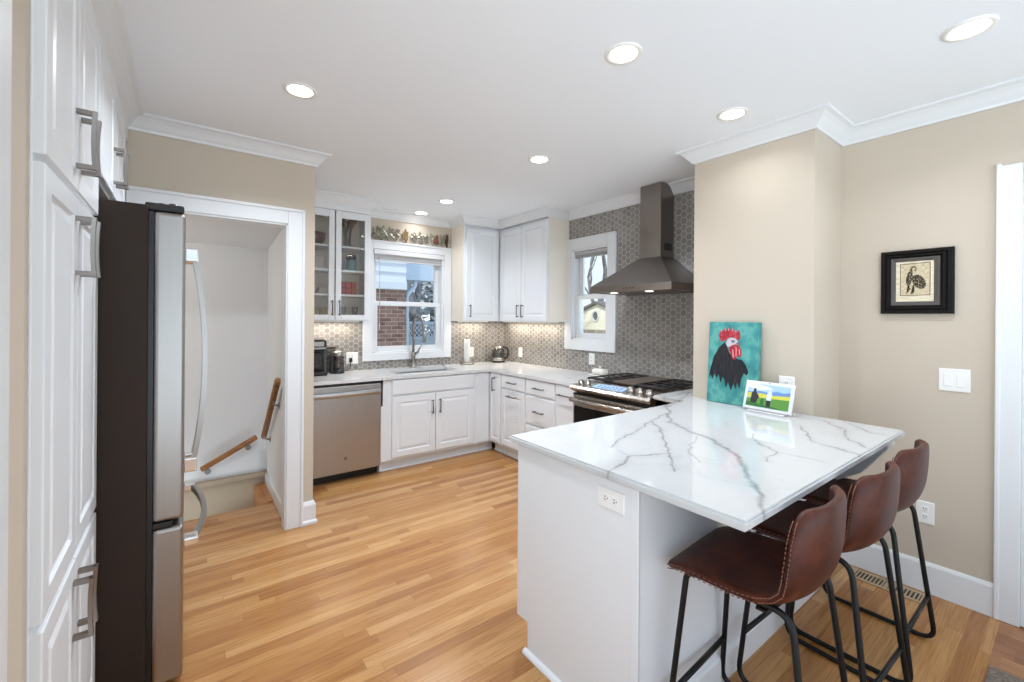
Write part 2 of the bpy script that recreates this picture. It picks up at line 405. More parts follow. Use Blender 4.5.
M['register'] = paint('tan_register_metal', srgb(172, 148, 116), 0.45, 0.05, 20)
M['rug'] = streaky('grey_brown_mat', [(0.3, g4(srgb(92, 82, 76))), (0.6, g4(srgb(132, 118, 106))), (0.8, g4(srgb(158, 142, 124)))], (90, 90, 90), 0.95)
M['can_trim'] = paint('can_trim_white', srgb(240, 238, 232), 0.4, 0.01, 8)
M['lamp'] = glow('lamp_lens', (1.0, 0.93, 0.82), 14.0)
M['bar'] = glow('under_cabinet_bar', (1.0, 0.90, 0.76), 6.0)
M['hood_lamp'] = glow('hood_lamp_lens', (1.0, 0.95, 0.85), 1.2)
M['brick'] = brick_mat('red_brick')
M['siding'] = paint('pale_siding', srgb(222, 230, 240), 0.6, 0.02, 4)
M['soffit'] = paint('pale_soffit', srgb(190, 206, 226), 0.6, 0.02, 4)
M['shed'] = paint('cream_shed_siding', srgb(250, 245, 220), 0.7, 0.02, 4)
M['roof'] = paint('grey_shingle', srgb(112, 104, 102), 0.9, 0.2, 30)
M['fence'] = streaky('weathered_fence', [(0.3, g4(srgb(128, 120, 108))), (0.7, g4(srgb(172, 160, 136)))], (20, 20, 3), 0.9)
M['lattice'] = paint('blue_grey_lattice', srgb(176, 190, 206), 0.8, 0.06, 20)
M['bark'] = streaky('grey_bark', [(0.3, g4(srgb(92, 90, 92))), (0.7, g4(srgb(150, 150, 154)))], (20, 20, 5), 0.95)
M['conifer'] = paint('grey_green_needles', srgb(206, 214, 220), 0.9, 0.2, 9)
M['ground'] = paint('winter_lawn', srgb(168, 160, 132), 0.95, 0.15, 5)
M['metal_leaf_a'] = brushed('grey_green_metal_leaf', (0.30, 0.28, 0.22), 0.5, (30, 30, 30))
M['metal_leaf_b'] = brushed('copper_metal_leaf', (0.42, 0.27, 0.13), 0.45, (30, 30, 30))
M['metal_leaf_c'] = brushed('dark_metal_leaf', (0.10, 0.07, 0.05), 0.5, (30, 30, 30))
M['metal_leaf_d'] = brushed('rust_red_metal_leaf', (0.26, 0.10, 0.08), 0.5, (30, 30, 30))
M['scr_sky'] = glow('screen_sky', srgb(150, 180, 215), 0.23)
M['scr_cloud'] = glow('screen_cloud', srgb(205, 212, 218), 0.23)
M['scr_hill'] = glow('screen_hills', srgb(92, 130, 180), 0.21)
M['scr_yel'] = glow('screen_yellow', srgb(190, 186, 70), 0.21)
M['scr_grn'] = glow('screen_green', srgb(78, 132, 52), 0.21)
M['scr_grn2'] = glow('screen_dark_green', srgb(40, 100, 40), 0.18)
M['scr_dark'] = glow('screen_dark_clothes', srgb(40, 38, 44), 0.15)
M['scr_pale'] = glow('screen_pale_clothes', srgb(196, 204, 224), 0.18)
M['scr_skin'] = glow('screen_skin', srgb(196, 158, 136), 0.18)
M['scr_white'] = glow('screen_white', srgb(245, 245, 245), 0.24)
M['led'] = paint('white_plastic_frame', srgb(222, 222, 224), 0.3, 0.01, 8)

# ------------------------------------------------------------------ mesh helpers
def BM(): return bmesh.new()

def box(bm, x0, x1, y0, y1, z0, z1, bev=0.0, seg=2):
    co = [(x, y, z) for x in sorted((x0, x1)) for y in sorted((y0, y1)) for z in sorted((z0, z1))]
    v = [bm.verts.new(c) for c in co]
    fs = [bm.faces.new([v[i] for i in q]) for q in ((0, 1, 3, 2), (4, 6, 7, 5), (0, 4, 5, 1), (2, 3, 7, 6), (0, 2, 6, 4), (1, 5, 7, 3))]
    if bev > 0:
        es = list({ed for fc in fs for ed in fc.edges})
        bmesh.ops.bevel(bm, geom=es, offset=bev, segments=seg, profile=0.5, affect='EDGES')
    return bm

def prism(bm, pts, off):
    """closed outline (3d points) extruded along off"""
    a = [bm.verts.new(p) for p in pts]
    b = [bm.verts.new(Vector(p)+Vector(off)) for p in pts]
    n = len(pts)
    bm.faces.new(a); bm.faces.new(list(reversed(b)))
    for i in range(n): bm.faces.new([a[i], b[i], b[(i+1) % n], a[(i+1) % n]])

def frame_of(t):
    t = t.normalized()
    u = Vector((0, 0, 1)) if abs(t.z) < 0.9 else Vector((1, 0, 0))
    a = t.cross(u).normalized(); b = t.cross(a).normalized()
    return a, b

def tube(bm, pts, r, n=10, closed=False, rs=None):
    pts = [Vector(p) for p in pts]
    N = len(pts); rings = []
    pa = None
    for i, p in enumerate(pts):
        if closed: t = pts[(i+1) % N]-pts[i-1]
        elif i == 0: t = pts[1]-p
        elif i == N-1: t = p-pts[-2]
        else: t = (pts[i+1]-p).normalized()+(p-pts[i-1]).normalized()
        t = t.normalized()
        if pa is None: a, b = frame_of(t)
        else:
            a = (pa-t*pa.dot(t)).normalized(); b = t.cross(a).normalized()
        pa = a
        rr = rs[i] if rs else r
        rings.append([bm.verts.new(p+(a*math.cos(2*PI*k/n)+b*math.sin(2*PI*k/n))*rr) for k in range(n)])
    m = N if closed else N-1
    if closed:
        # find the twist that closes the ring best
        best = min(range(n), key=lambda s: sum((rings[-1][k].co-rings[0][(k+s) % n].co).length for k in range(n)))
    for i in range(m):
        s = best if (closed and i == N-1) else 0
        A, B = rings[i], rings[(i+1) % N]
        for k in range(n):
            f = bm.faces.new([A[k], A[(k+1) % n], B[(k+1+s) % n], B[(k+s) % n]]); f.smooth = True
    if not closed:
        bm.faces.new(list(reversed(rings[0]))); bm.faces.new(rings[-1])

def fillet(pts, r, closed=False, seg=6):
    pts = [Vector(p) for p in pts]; N = len(pts); out = []
    for i, p in enumerate(pts):
        if not closed and i in (0, N-1): out.append(p); continue
        a = pts[i-1]-p; b = pts[(i+1) % N]-p
        rr = r[i] if isinstance(r, (list, tuple)) else r
        d = min(rr, a.length*0.48, b.length*0.48)
        p0 = p+a.normalized()*d; p2 = p+b.normalized()*d
        for k in range(seg+1):
            t = k/seg
            out.append(p0*(1-t)**2+p*2*t*(1-t)+p2*t*t)
    return out

def lathe(bm, prof, c, n=24, cap=True):
    """profile (radius, z) turned about the vertical through c"""
    rings = []
    for r, z in prof:
        rings.append([bm.verts.new((c[0]+r*math.cos(2*PI*k/n), c[1]+r*math.sin(2*PI*k/n), c[2]+z)) for k in range(n)])
    for A, B in zip(rings, rings[1:]):
        for k in range(n):
            f = bm.faces.new([A[k], A[(k+1) % n], B[(k+1) % n], B[k]]); f.smooth = True
    if cap:
        bm.faces.new(list(reversed(rings[0]))); bm.faces.new(rings[-1])

def cyl(bm, a, b, r, n=20): tube(bm, [a, b], r, n)

def root_of(o):
    while o.parent: o = o.parent
    return o

def obj(name, bm, mat, parent=None, smooth=False, recalc=True):
    if recalc: bmesh.ops.recalc_face_normals(bm, faces=bm.faces[:])
    me = bpy.data.meshes.new(name)
    o = bpy.data.objects.new(name, me)
    COL.objects.link(o)
    if parent is not None:
        bmesh.ops.translate(bm, verts=bm.verts[:], vec=-root_of(parent).location)
        o.parent = parent
    bm.to_mesh(me); bm.free()
    if smooth:
        for p in me.polygons: p.use_smooth = True
    me.materials.append(M[mat] if isinstance(mat, str) else mat)
    return o

def tag(o, label=None, cat=None, group=None, kind=None):
    if label: o['label'] = label
    if cat: o['category'] = cat
    if group: o['group'] = group
    if kind: o['kind'] = kind
    return o

def thing(name, label, cat, loc=(0, 0, 0), group=None):
    o = bpy.data.objects.new(name, None); COL.objects.link(o)
    o.empty_display_size = 0.1
    o.location = loc
    return tag(o, label, cat, group)

def struct(name, bm, mat, label, cat, smooth=False, parent=None):
    o = obj(name, bm, mat, parent, smooth)
    if parent is None: tag(o, label, cat, None, 'structure')
    return o

def single(name, bm, mat, label, cat, loc, group=None, smooth=False):
    """a thing that is one mesh, its origin at its base"""
    bmesh.ops.translate(bm, verts=bm.verts[:], vec=-Vector(loc))
    o = obj(name, bm, mat, None, smooth); o.location = loc
    return tag(o, label, cat, group)

def copy_tree(o, parent=None):
    c = o.copy(); COL.objects.link(c)
    if parent is not None: c.parent = parent
    for ch in [x for x in COL.objects if x.parent == o]: copy_tree(ch, c)
    return c

def sweep(bm, path, prof):
    """profile (out, z) swept along a horizontal path with mitred corners; out is to the right of travel"""
    P = [Vector((p[0], p[1])) for p in path]; N = len(P); rows = []
    def nr(a, b):
        d = (b-a).normalized(); return Vector((d.y, -d.x))
    for i, p in enumerate(P):
        if i == 0: m = nr(P[0], P[1])
        elif i == N-1: m = nr(P[-2], P[-1])
        else:
            n1, n2 = nr(P[i-1], p), nr(p, P[i+1])
            m = (n1+n2)/(1+n1.dot(n2))
        rows.append([bm.verts.new((p.x+m.x*o, p.y+m.y*o, z)) for o, z in prof])
    k = len(prof)
    for A, B in zip(rows, rows[1:]):
        for j in range(k): bm.faces.new([A[j], A[(j+1) % k], B[(j+1) % k], B[j]])
    bm.faces.new(rows[0]); bm.faces.new(list(reversed(rows[-1])))

# a face frame: face letter, plane coordinate -> point from (a, b, out)
def fp(face, pl):
    if face == 'Y-': return lambda a, b, n: (a, pl-n, b)
    if face == 'X-': return lambda a, b, n: (pl-n, a, b)
    if face == 'X+': return lambda a, b, n: (pl+n, a, b)
    return lambda a, b, n: (a, pl+n, b)

def rings(bm, F, a0, a1, b0, b1, steps, back=True):
    """nested rectangles (inset, out) -> panelled slab"""
    R = []
    for i, n in steps:
        R.append([bm.verts.new(F(*q)) for q in ((a0+i, b0+i, n), (a1-i, b0+i, n), (a1-i, b1-i, n), (a0+i, b1-i, n))])
    for A, B in zip(R, R[1:]):
        for k in range(4): bm.faces.new([A[k], A[(k+1) % 4], B[(k+1) % 4], B[k]])
    bm.faces.new(R[-1])
    if back: bm.faces.new(list(reversed(R[0])))

def raised_door(bm, F, a0, a1, b0, b1, fr=0.055, th=0.02):
    a0, a1 = sorted((a0, a1))
    rings(bm, F, a0, a1, b0, b1, [(0, 0), (0, th-0.003), (0.003, th), (fr, th), (fr+0.006, th-0.007), (fr+0.012, th-0.008), (fr+0.034, th-0.001), (fr+0.037, th-0.0005)])

def slab_front(bm, F, a0, a1, b0, b1, th=0.02):
    a0, a1 = sorted((a0, a1))
    rings(bm, F, a0, a1, b0, b1, [(0, 0), (0, th-0.005), (0.003, th-0.002), (0.012, th)])

def pull(bm, F, a, b, length, vertical=True, th=0.02, r=0.0055, out=0.032):
    h = length/2-0.01
    def q(s, n): return F(a, b+s, n) if vertical else F(a+s, b, n)
    for s in (-h, h): cyl(bm, q(s, th-0.002), q(s, th+out), r, 8)
    cyl(bm, q(-length/2, th+out), q(length/2, th+out), r*1.05, 10)

def arch_pull(bm, F, a, b, length, th=0.02):
    """wide flat nickel pull, waisted in the middle"""
    h = length/2; K = 10; rows = []
    for k in range(K+1):
        t = -1+2*k/K
        w = 0.0075+0.004*t*t; o = th+0.034-0.004*(1-t*t)
        rows.append([bm.verts.new(F(a-w, b+t*h, o)), bm.verts.new(F(a+w, b+t*h, o)), bm.verts.new(F(a+w*0.8, b+t*h, o+0.009)), bm.verts.new(F(a-w*0.8, b+t*h, o+0.009))])
    for A, B in zip(rows, rows[1:]):
        for j in range(4): bm.faces.new([A[j], A[(j+1) % 4], B[(j+1) % 4], B[j]])
    bm.faces.new(rows[0]); bm.faces.new(list(reversed(rows[-1])))
    for s in (-1, 1):
        p = [F(a-0.009, b+s*(h-0.006)-0.006, th-0.002), F(a+0.009, b+s*(h-0.006)-0.006, th-0.002), F(a+0.009, b+s*(h-0.006)+0.006, th-0.002), F(a-0.009, b+s*(h-0.006)+0.006, th-0.002)]
        d = Vector(F(0, 0, 0.04))-Vector(F(0, 0, 0))
        prism(bm, p, d)

# ------------------------------------------------------------------ the setting
bm = BM()
def rect(bm, x0, x1, y0, y1, z0, z1): box(bm, x0, x1, y0, y1, z0, z1)
rect(bm, -1.2, XH+0.15, 0.25, 3.79, -0.06, 0)
rect(bm, 0.49, XH+0.15, 3.79, YB+0.15, -0.06, 0)
rect(bm, -1.2, 2.0, -1.9, 0.25, -0.06, 0)
struct('floor', bm, 'floor', 'honey oak strip floor of the kitchen', 'floor')
bm = BM(); rect(bm, 2.0, XH+0.15, -1.9, 0.25, -0.06, 0.0005)
struct('floor', bm, 'floor2', 'darker parquet floor by the right doorway', 'floor')
bm = BM(); rect(bm, -3.2, XH+0.15, -2.6, YB+0.15, CEIL, CEIL+0.06)
struct('ceiling', bm, 'ceiling', 'plain white ceiling with recessed lights', 'ceiling')

def wall_with_hole(bm, axis, pl, th, a0, a1, z0, z1, h):
    """wall slab on plane axis=pl growing by th, with hole (a0,a1,z0,z1)"""
    def bx(p, q, r, s):
        if q-p < 1e-4 or s-r < 1e-4: return
        if axis == 'Y': box(bm, p, q, pl, pl+th, r, s)
        else: box(bm, pl, pl+th, p, q, r, s)
    bx(a0, h[0], z0, z1); bx(h[1], a1, z0, z1); bx(h[0], h[1], z0, h[2]); bx(h[0], h[1], h[3], z1)

W1 = (1.566, 2.392, 1.052, 2.148)      # sink window opening
W2 = (2.80, 3.29, 1.215, 2.15)         # range wall window opening
bm = BM(); wall_with_hole(bm, 'Y', YB, 0.15, 0.725, XH+0.15, 0, CEIL, W1)
struct('wall_back', bm, 'wall', 'beige wall behind the sink run with a window', 'wall')
bm = BM(); wall_with_hole(bm, 'X', XH, 0.15, YF-0.2, YB, 0, CEIL, W2)
struct('wall_right', bm, 'wall', 'wall behind the range and hood with a small window', 'wall')
bm = BM(); box(bm, XR, XR+0.15, -2.4, YN+0.1, 0, CEIL)
struct('wall_right_dining', bm, 'wall', 'beige wall at right with a framed print and switch', 'wall')
bm = BM(); box(bm, XB, XH+0.05, YN, YF, 0, CEIL)
struct('wall_chase', bm, 'wall', 'beige chase standing at the end of the peninsula', 'wall')
# doorway wall: header, right pier
bm = BM()
box(bm, -1.3, 0.725, YD, YD+0.1, 2.05, CEIL); box(bm, 0.575, 0.725, YD, YD+0.1, 0, 2.05); box(bm, -1.3, -0.30, YD, YD+0.1, 0, 2.05)
box(bm, 0.66, 0.725, YD+0.1, YB+0.15, 0, CEIL)
struct('wall_doorway', bm, 'wall', 'beige wall with the cased opening to the basement stairs', 'wall')
# left wall: stub in front of the pantry, back of pantry, header over the opening beside the camera
bm = BM()
box(bm, -0.40, -0.266, 1.163, 1.372, 0, CEIL); box(bm, -0.40, -0.266, -0.6, 1.163, 2.1, CEIL)
box(bm, -1.05, -0.97, 1.37, YD, 0, CEIL)
box(bm, -1.05, -0.40, 1.30, 1.37, 0, CEIL)
struct('wall_left', bm, 'wall', 'narrow beige wall strip beside the pantry cabinet', 'wall')
# stairwell
bm = BM()
box(bm, 0.575, 0.66, YD+0.1, 4.33, -1.2, 2.3)
box(bm, -2.2, 0.575, 4.25, 4.33, 0.10, 2.3)
box(bm, -2.28, -2.2, YD+0.1, 4.33, -1.2, 2.3)
box(bm, -2.2, -1.3, YD+0.02, YD+0.1, -1.2, 2.3)
struct('wall_stairwell', bm, 'white_wall', 'pale grey white walls of the stairwell', 'wall')
bm = BM()
prism(bm, [(-2.25, YD+0.1, 2.10), (-2.25, 4.30, 2.0), (-2.25, 4.30, 2.06), (-2.25, YD+0.1, 2.16)], (2.9, 0, 0))
struct('ceiling_stairwell', bm, 'white_wall', 'sloping white ceiling over the stairwell', 'ceiling')
bm = BM(); box(bm, -2.2, 0.575, 4.25, 4.33, -1.2, 0.10)
struct('wall_stairwell_lower', bm, 'tan', 'tan lower wall of the stairwell below the ledge', 'wall')
bm = BM(); box(bm, -2.2, 0.575, 4.215, 4.25, 0.075, 0.115, 0.006)
struct('trim_1', bm, 'tan', 'tan cap ledge along the stairwell back wall', 'trim')
bm = BM()
for k in range(4):
    box(bm, 0.22-0.27*k-0.27, 0.22-0.27*k, 3.79, 4.25, -1.2, -0.22-0.19*(k+1))
box(bm, 0.22, 0.49, 3.79, 4.25, -1.2, -0.22)
struct('stairs', bm, 'wood_ledge', 'wooden stairs going down to the basement', 'stairs')
bm = BM(); box(bm, 0.52, 0.575, 3.79, 4.25, -0.02, 0.012, 0.004); box(bm, 0.48, 0.53, 3.79, 4.25, -0.3, 0.004, 0.003)
struct('trim_2', bm, 'wood_ledge', 'wooden skirt ledge beside the stair opening', 'trim')
bm = BM(); box(bm, 0.560, 0.575, YD+0.1, 4.25, 0.0, 0.10, 0.004)
struct('baseboard_stairwell', bm, 'trim', 'white baseboard on the stairwell right wall', 'baseboard')
# doorway casing
bm = BM()
yc = YD-0.022
box(bm, 0.553, 0.653, yc, YD, 0, 2.146, 0.004); box(bm, 0.640, 0.658, yc-0.008, YD, 0, 2.152, 0.004)
box(bm, -0.26, 0.5525, yc, YD, 2.05, 2.146, 0.004); box(bm, -0.26, 0.658, yc-0.008, YD, 2.135, 2.155, 0.004)
box(bm, 0.545, 0.575, YD-0.012, YD+0.1, 0, 2.06); box(bm, -0.30, 0.55, YD-0.012, YD+0.1, 2.04, 2.062)
struct('door_1', bm, 'trim', 'white cased doorway to the basement stairs', 'doorway')
# short baseboard on the pier, turning the corner
bm = BM(); sweep(bm, [(0.658, YD), (0.725, YD), (0.725, 3.85)], [(0, 0.001), (0.026, 0.001), (0.026, 0.018), (0.016, 0.03), (0.016, 0.13), (0.008, 0.15), (0, 0.155)])
struct('baseboard_doorway', bm, 'trim', 'short white baseboard beside the stair doorway', 'baseboard')
bm = BM(); sweep(bm, [(XB, YN), (XR, YN), (XR, 0.2745)], [(0, 0.001), (0.015, 0.001), (0.015, 0.145), (0.008, 0.158), (0, 0.161)])
struct('baseboard_right', bm, 'trim', 'tall white baseboard under the framed print', 'baseboard')
# casing and door at far right
bm = BM()
box(bm, XR-0.022, XR, 0.19, 0.272, 0.001, 2.18, 0.005); box(bm, XR-0.022, XR, -0.75, 0.19, 2.09, 2.18, 0.005)
box(bm, XR-0.026, XR, 0.256, 0.274, 0.001, 2.19, 0.004)
box(bm, XR-0.012, XR+0.03, -0.7, 0.19, 0.008, 2.09, 0.003)
struct('door_2', bm, 'trim', 'white door and casing at the right edge', 'door')
# casing left of camera
bm = BM(); box(bm, -0.285, -0.247, 1.06, 1.164, 0.001, 2.2, 0.005); box(bm, -0.41, -0.265, 1.06, 1.08, 0, 2.2)
struct('door_3', bm, 'trim', 'white door casing at the left edge', 'door casing')
# crown moulding
CR = [(0, 2.472), (0.012, 2.472), (0.016, 2.484), (0.028, 2.496), (0.048, 2.522), (0.066, 2.538), (0.078, 2.542), (0.086, 2.546), (0.086, 2.557), (0, 2.557)]
bm = BM()
sweep(bm, [(-0.270, 1.30), (-0.270, YD), (0.725, YD), (0.725, 4.19), (1.447, 4.19), (1.447, YB), (2.492, YB), (2.492, 4.19), (2.961, 4.19), (2.961, 3.343), (XH-0.01, 3.343), (XH-0.01, YF), (XB, YF), (XB, YN), (XR, YN), (XR, -2.4)], CR)
struct('trim_3', bm, 'trim', 'white crown moulding around the ceiling and cabinets', 'trim')
# tile
def tile_with_hole(bm, axis, pl, th, a0, a1, z0, z1, h): wall_with_hole(bm, axis, pl-th, th, a0, a1, z0, z1, h)
bm = BM(); tile_with_hole(bm, 'Y', YB, 0.008, 0.725, XH-0.008, CT_, 1.40, (1.566, 2.392, 1.052, 1.40))
struct('trim_4', bm, 'tile_x', 'grey hexagon tile backsplash behind the sink', 'backsplash')
bm = BM(); tile_with_hole(bm, 'X', XH, 0.008, YF, YB-0.008, CT_, 2.48, W2)
struct('trim_5', bm, 'tile_y', 'grey hexagon tile covering the range wall', 'backsplash')

# ------------------------------------------------------------------ windows
def window(name, F, a0, a1, b0, b1, cas, label, depth=0.15, apron=True):
    """F: fp with plane on the room face (out is into the room)"""
    bm = BM()
    def bx(p, q, r, s, n0, n1, bev=0.003):
        A = F(p, r, n0); B = F(q, s, n1)
        box(bm, A[0], B[0], A[1], B[1], A[2], B[2], bev)
    ca, cb0, cb1, cc = cas     # casing widths: left, bottom, top, right
    bx(a0-ca, a0, b0-cb0, b1+cb1, 0, 0.022); bx(a1, a1+cc, b0-cb0, b1+cb1, 0, 0.022)
    bx(a0, a1, b1, b1+cb1, 0, 0.022); bx(a0, a1, b0-cb0, b0, 0, 0.022)
    bx(a0-ca, a1+cc, b1+cb1-0.012, b1+cb1+0.004, 0, 0.03)
    # jamb lining
    bx(a0-0.005, a0+0.018, b0, b1, -depth, 0.004); bx(a1-0.018, a1+0.005, b0, b1, -depth, 0.004)
    bx(a0, a1, b1-0.018, b1+0.005, -depth, 0.004); bx(a0, a1, b0-0.005, b0+0.02, -depth, 0.004)
    w = struct(name, bm, 'trim', label, 'window')
    mid = (b0+b1)/2-0.03
    i = 0.02; s = 0.05
    bm = BM()
    def fr(p, q, r, t, n0, n1):
        nonlocal bm
        for (P, Q, R, T) in ((p, p+s, r, t), (q-s, q, r, t), (p+s, q-s, r, r+s), (p+s, q-s, t-s*0.8, t)):
            A = F(P, R, n0); B = F(Q, T, n1); box(bm, A[0], B[0], A[1], B[1], A[2], B[2], 0.003)
    fr(a0+i, a1-i, b0+i, mid+0.025, -0.07, -0.035)
    sl = obj('lower_sash', bm, 'trim', w)
    bm = BM(); fr(a0+i, a1-i, mid-0.015, b1-i, -0.115, -0.08)
    su = obj('upper_sash', bm, 'trim', w)
    for sash, r, t, n in ((sl, b0+i+s, mid-0.01, -0.052), (su, mid+0.03, b1-i-s*0.7, -0.098)):
        bm = BM(); A = F(a0+i+s-0.005, r, n); B = F(a1-i-s+0.005, t, n-0.004); box(bm, A[0], B[0], A[1], B[1], A[2], B[2])
        obj('pane', bm, 'window_glass', sash)
    return w, mid
FB = fp('Y-', YB-0.008); FR = fp('X-', XH-0.008)
w1, mid1 = window('window_1', FB, W1[0], W1[1], W1[2], W1[3], (0.10, 0.075, 0.085, 0.095), 'double hung window above the kitchen sink')
bm = BM(); box(bm, (W1[0]+W1[1])/2-0.035, (W1[0]+W1[1])/2+0.035, YB+0.035, YB+0.06, mid1+0.024, mid1+0.036, 0.003); obj('sash_lock', bm, 'blind', w1)
w2, mid2 = window('window_2', FR, W2[0], W2[1], W2[2], W2[3], (0.10, 0.105, 0.11, 0.10), 'small double hung window on the range wall')
# blinds
t = thing('window_blind', 'white blind raised to the top of the sink window', 'blind', (1.98, YB-0.01, 2.05))
bm = BM(); box(bm, 1.575, 2.385, YB-0.035, YB-0.005, 2.095, 2.143, 0.005); obj('headrail', bm, 'blind', t)
bm = BM()
for k in range(9): box(bm, 1.595, 2.37, YB-0.006, YB+0.022, 2.045+0.0055*k, 2.048+0.0055*k)
box(bm, 1.595, 2.37, YB-0.006, YB+0.022, 2.030, 2.043, 0.003); obj('slat_stack', bm, 'blind', t)
bm = BM(); cyl(bm, (1.637, YB-0.03, 1.36), (1.637, YB-0.03, 2.13), 0.004, 8); cyl(bm, (1.637, YB-0.03, 1.30), (1.637, YB-0.03, 1.37), 0.0065, 8); obj('tilt_wand', bm, 'blind_grey', t)
t = thing('window_blind', 'grey blind raised to the top of the range wall window', 'blind', (XH+0.01, 3.05, 2.08))
bm = BM(); box(bm, XH+0.0, XH+0.03, 2.825, 3.265, 2.095, 2.128, 0.003); obj('headrail', bm, 'blind_grey', t)
bm = BM()
for k in range(6): box(bm, XH+0.0, XH+0.028, 2.825, 3.265, 2.062+0.0055*k, 2.065+0.0055*k)
obj('slat_stack', bm, 'blind_grey', t)

# ------------------------------------------------------------------ outdoors
bm = BM(); box(bm, -30, 40, YB+0.6, 45, -0.5, -0.3); box(bm, XH+0.6, 40, 2.6, YB+0.6, -0.5, -0.3)
tag(obj('lawn', bm, 'ground'), 'pale winter lawn outside the windows', 'ground', None, 'structure')
t = thing('neighbour_house', 'red brick house with pale siding seen through the sink window', 'house', (0.8, 7.0, -0.3))
bm = BM(); box(bm, -2.0, 2.80, 6.5, 9.5, -0.3, 1.875); obj('brick_wall', bm, 'brick', t)
bm = BM()
box(bm, -2.0, 2.78, 6.5, 9.5, 1.90, 3.2)
for k in range(9):
    z = 1.99+0.14*k
    prism(bm, [(-2.0, 6.47, z), (-2.0, 6.495, z+0.14), (-2.0, 6.505, z+0.14), (-2.0, 6.505, z)], (4.79, 0, 0))
box(bm, -2.0, 2.80, 6.46, 6.50, 1.865, 1.99, 0.006)
obj('siding', bm, 'siding', t)
bm = BM(); box(bm, 2.80, 3.30, 6.55, 8.9, 2.03, 2.40, 0.01); obj('eave', bm, 'soffit', t)
bm = BM(); tube(bm, fillet([(3.0, 6.62, 2.05), (3.0, 6.62, 1.93), (2.86, 6.62, 1.80), (2.86, 6.62, -0.28)], 0.06), 0.035, 10); obj('downspout', bm, 'soffit', t)

def branch(bm, p, d, L, r, depth, rnd):
    pts = [Vector(p)]; rs = [r]
    d = Vector(d).normalized()
    for k in range(4):
        d = (d+Vector((rnd.uniform(-.2, .2), rnd.uniform(-.2, .2), rnd.uniform(-.05, .15)))).normalized()
        pts.append(pts[-1]+d*L/4); rs.append(r*(1-0.12*(k+1)))
    tube(bm, pts, r, 7, rs=rs)
    if depth > 0:
        for k in range(3):
            q = pts[2+k % 3]
            nd = (d+Vector((rnd.uniform(-1, 1), rnd.uniform(-1, 1), rnd.uniform(-0.1, 0.7)))*0.9).normalized()
            branch(bm, q, nd, L*rnd.uniform(0.55, 0.8), r*0.5, depth-1, rnd)
def tree(x, y, h, r, seed, label, lean=(0, 0, 1), depth=4):
    rnd = random.Random(seed)
    bm = BM(); branch(bm, (x, y, -0.3), lean, h, r, depth, rnd)
    single('bare_tree', bm, 'bark', label, 'tree', (x, y, -0.3), 'bare trees outside', True)
tree(4.55, 9.6, 3.6, 0.20, 3, 'thick bare tree trunk behind the lattice fence, left one in the sink window')
tree(5.6, 10.6, 3.2, 0.17, 5, 'bare tree behind the lattice fence, right one in the sink window')
tree(14.0, 12.6, 3.4, 0.20, 11, 'dark bare tree with spreading boughs above the cream shed', (0.05, -0.15, 1), 4)
tree(3.7, 11.6, 3.4, 0.13, 21, 'thin bare tree farthest back, beside the brick house corner', (0, 0, 1), 5)
tree(7.4, 13.0, 3.6, 0.16, 23, 'bare tree farthest right in the sink window', (-0.1, 0, 1), 5)
def conifer(x, y, h, r, seed, label):
    rnd = random.Random(seed); bm = BM()
    for k in range(900):
        q = rnd.random()**0.8; z = -0.2+h*q; a = rnd.uniform(0, 2*PI); rr = r*(1-q)*rnd.uniform(0.6, 1.0)+0.05
        c0 = Vector((x+rr*math.cos(a), y+rr*math.sin(a), z)); o = Vector((math.cos(a), math.sin(a), -0.35))*0.22; s_ = Vector((-math.sin(a), math.cos(a), rnd.uniform(-.4, .4)))*0.10
        v = [bm.verts.new(c0-o*0.5-s_*0.3), bm.verts.new(c0+s_), bm.verts.new(c0+o), bm.verts.new(c0-s_)]
        bm.faces.new(v)
    t = thing('evergreen_tree', label, 'tree', (x, y, -0.3), 'evergreens behind the lattice fence')
    obj('foliage', bm, 'conifer', t, False, False)
    bm = BM(); cyl(bm, (x, y, -0.3), (x, y, h*0.9), 0.07, 8); obj('trunk', bm, 'bark', t)
conifer(4.6, 11.5, 3.6, 0.9, 31, 'grey green evergreen nearest the brick house corner')
conifer(6.1, 12.2, 3.9, 1.0, 32, 'grey green evergreen in the middle of the sink window gap')
conifer(7.7, 12.6, 3.5, 1.0, 33, 'grey green evergreen farthest right in the sink window')
t = thing('lattice_fence', 'pale blue grey lattice fence beyond the sink window', 'fence', (4.2, 8.4, -0.3))
bm = BM()
for k in range(26):
    x = 2.95+k*0.1
    prism(bm, [(x, 8.4, 1.02), (x+0.03, 8.4, 1.02), (x+0.33, 8.4, 1.32), (x+0.30, 8.4, 1.32)], (0, 0.012, 0))
    prism(bm, [(x+0.30, 8.414, 1.02), (x+0.33, 8.414, 1.02), (x+0.03, 8.414, 1.32), (x, 8.414, 1.32)], (0, 0.012, 0))
obj('lattice_panel', bm, 'lattice', t)
bm = BM(); box(bm, 2.9, 5.9, 8.39, 8.44, 1.30, 1.35, 0.004); box(bm, 2.9, 5.9, 8.39, 8.44, 0.98, 1.03, 0.004); obj('rail', bm, 'lattice', t)
bm = BM()
for k in range(20): box(bm, 2.92+k*0.15, 3.055+k*0.15, 8.41, 8.43, -0.3, 1.0, 0.003)
obj('board_panel', bm, 'lattice', t)
t = thing('garden_shed', 'cream garden shed with round window seen past the range hood', 'shed', (9.6, 8.05, -0.3))
bm = BM()
prism(bm, [(9.0, 7.42, -0.3), (9.0, 8.75, -0.3), (9.0, 8.75, 1.60), (9.0, 8.09, 1.84), (9.0, 7.42, 1.60)], (1.6, 0, 0))
for k in range(18):
    z = 1.02+0.035*k
    if z < 1.62: prism(bm, [(8.985, 7.42, z), (9.0, 7.42, z+0.035), (9.005, 7.42, z)], (0, 1.33, 0))
obj('wall', bm, 'shed', t)
bm = BM()
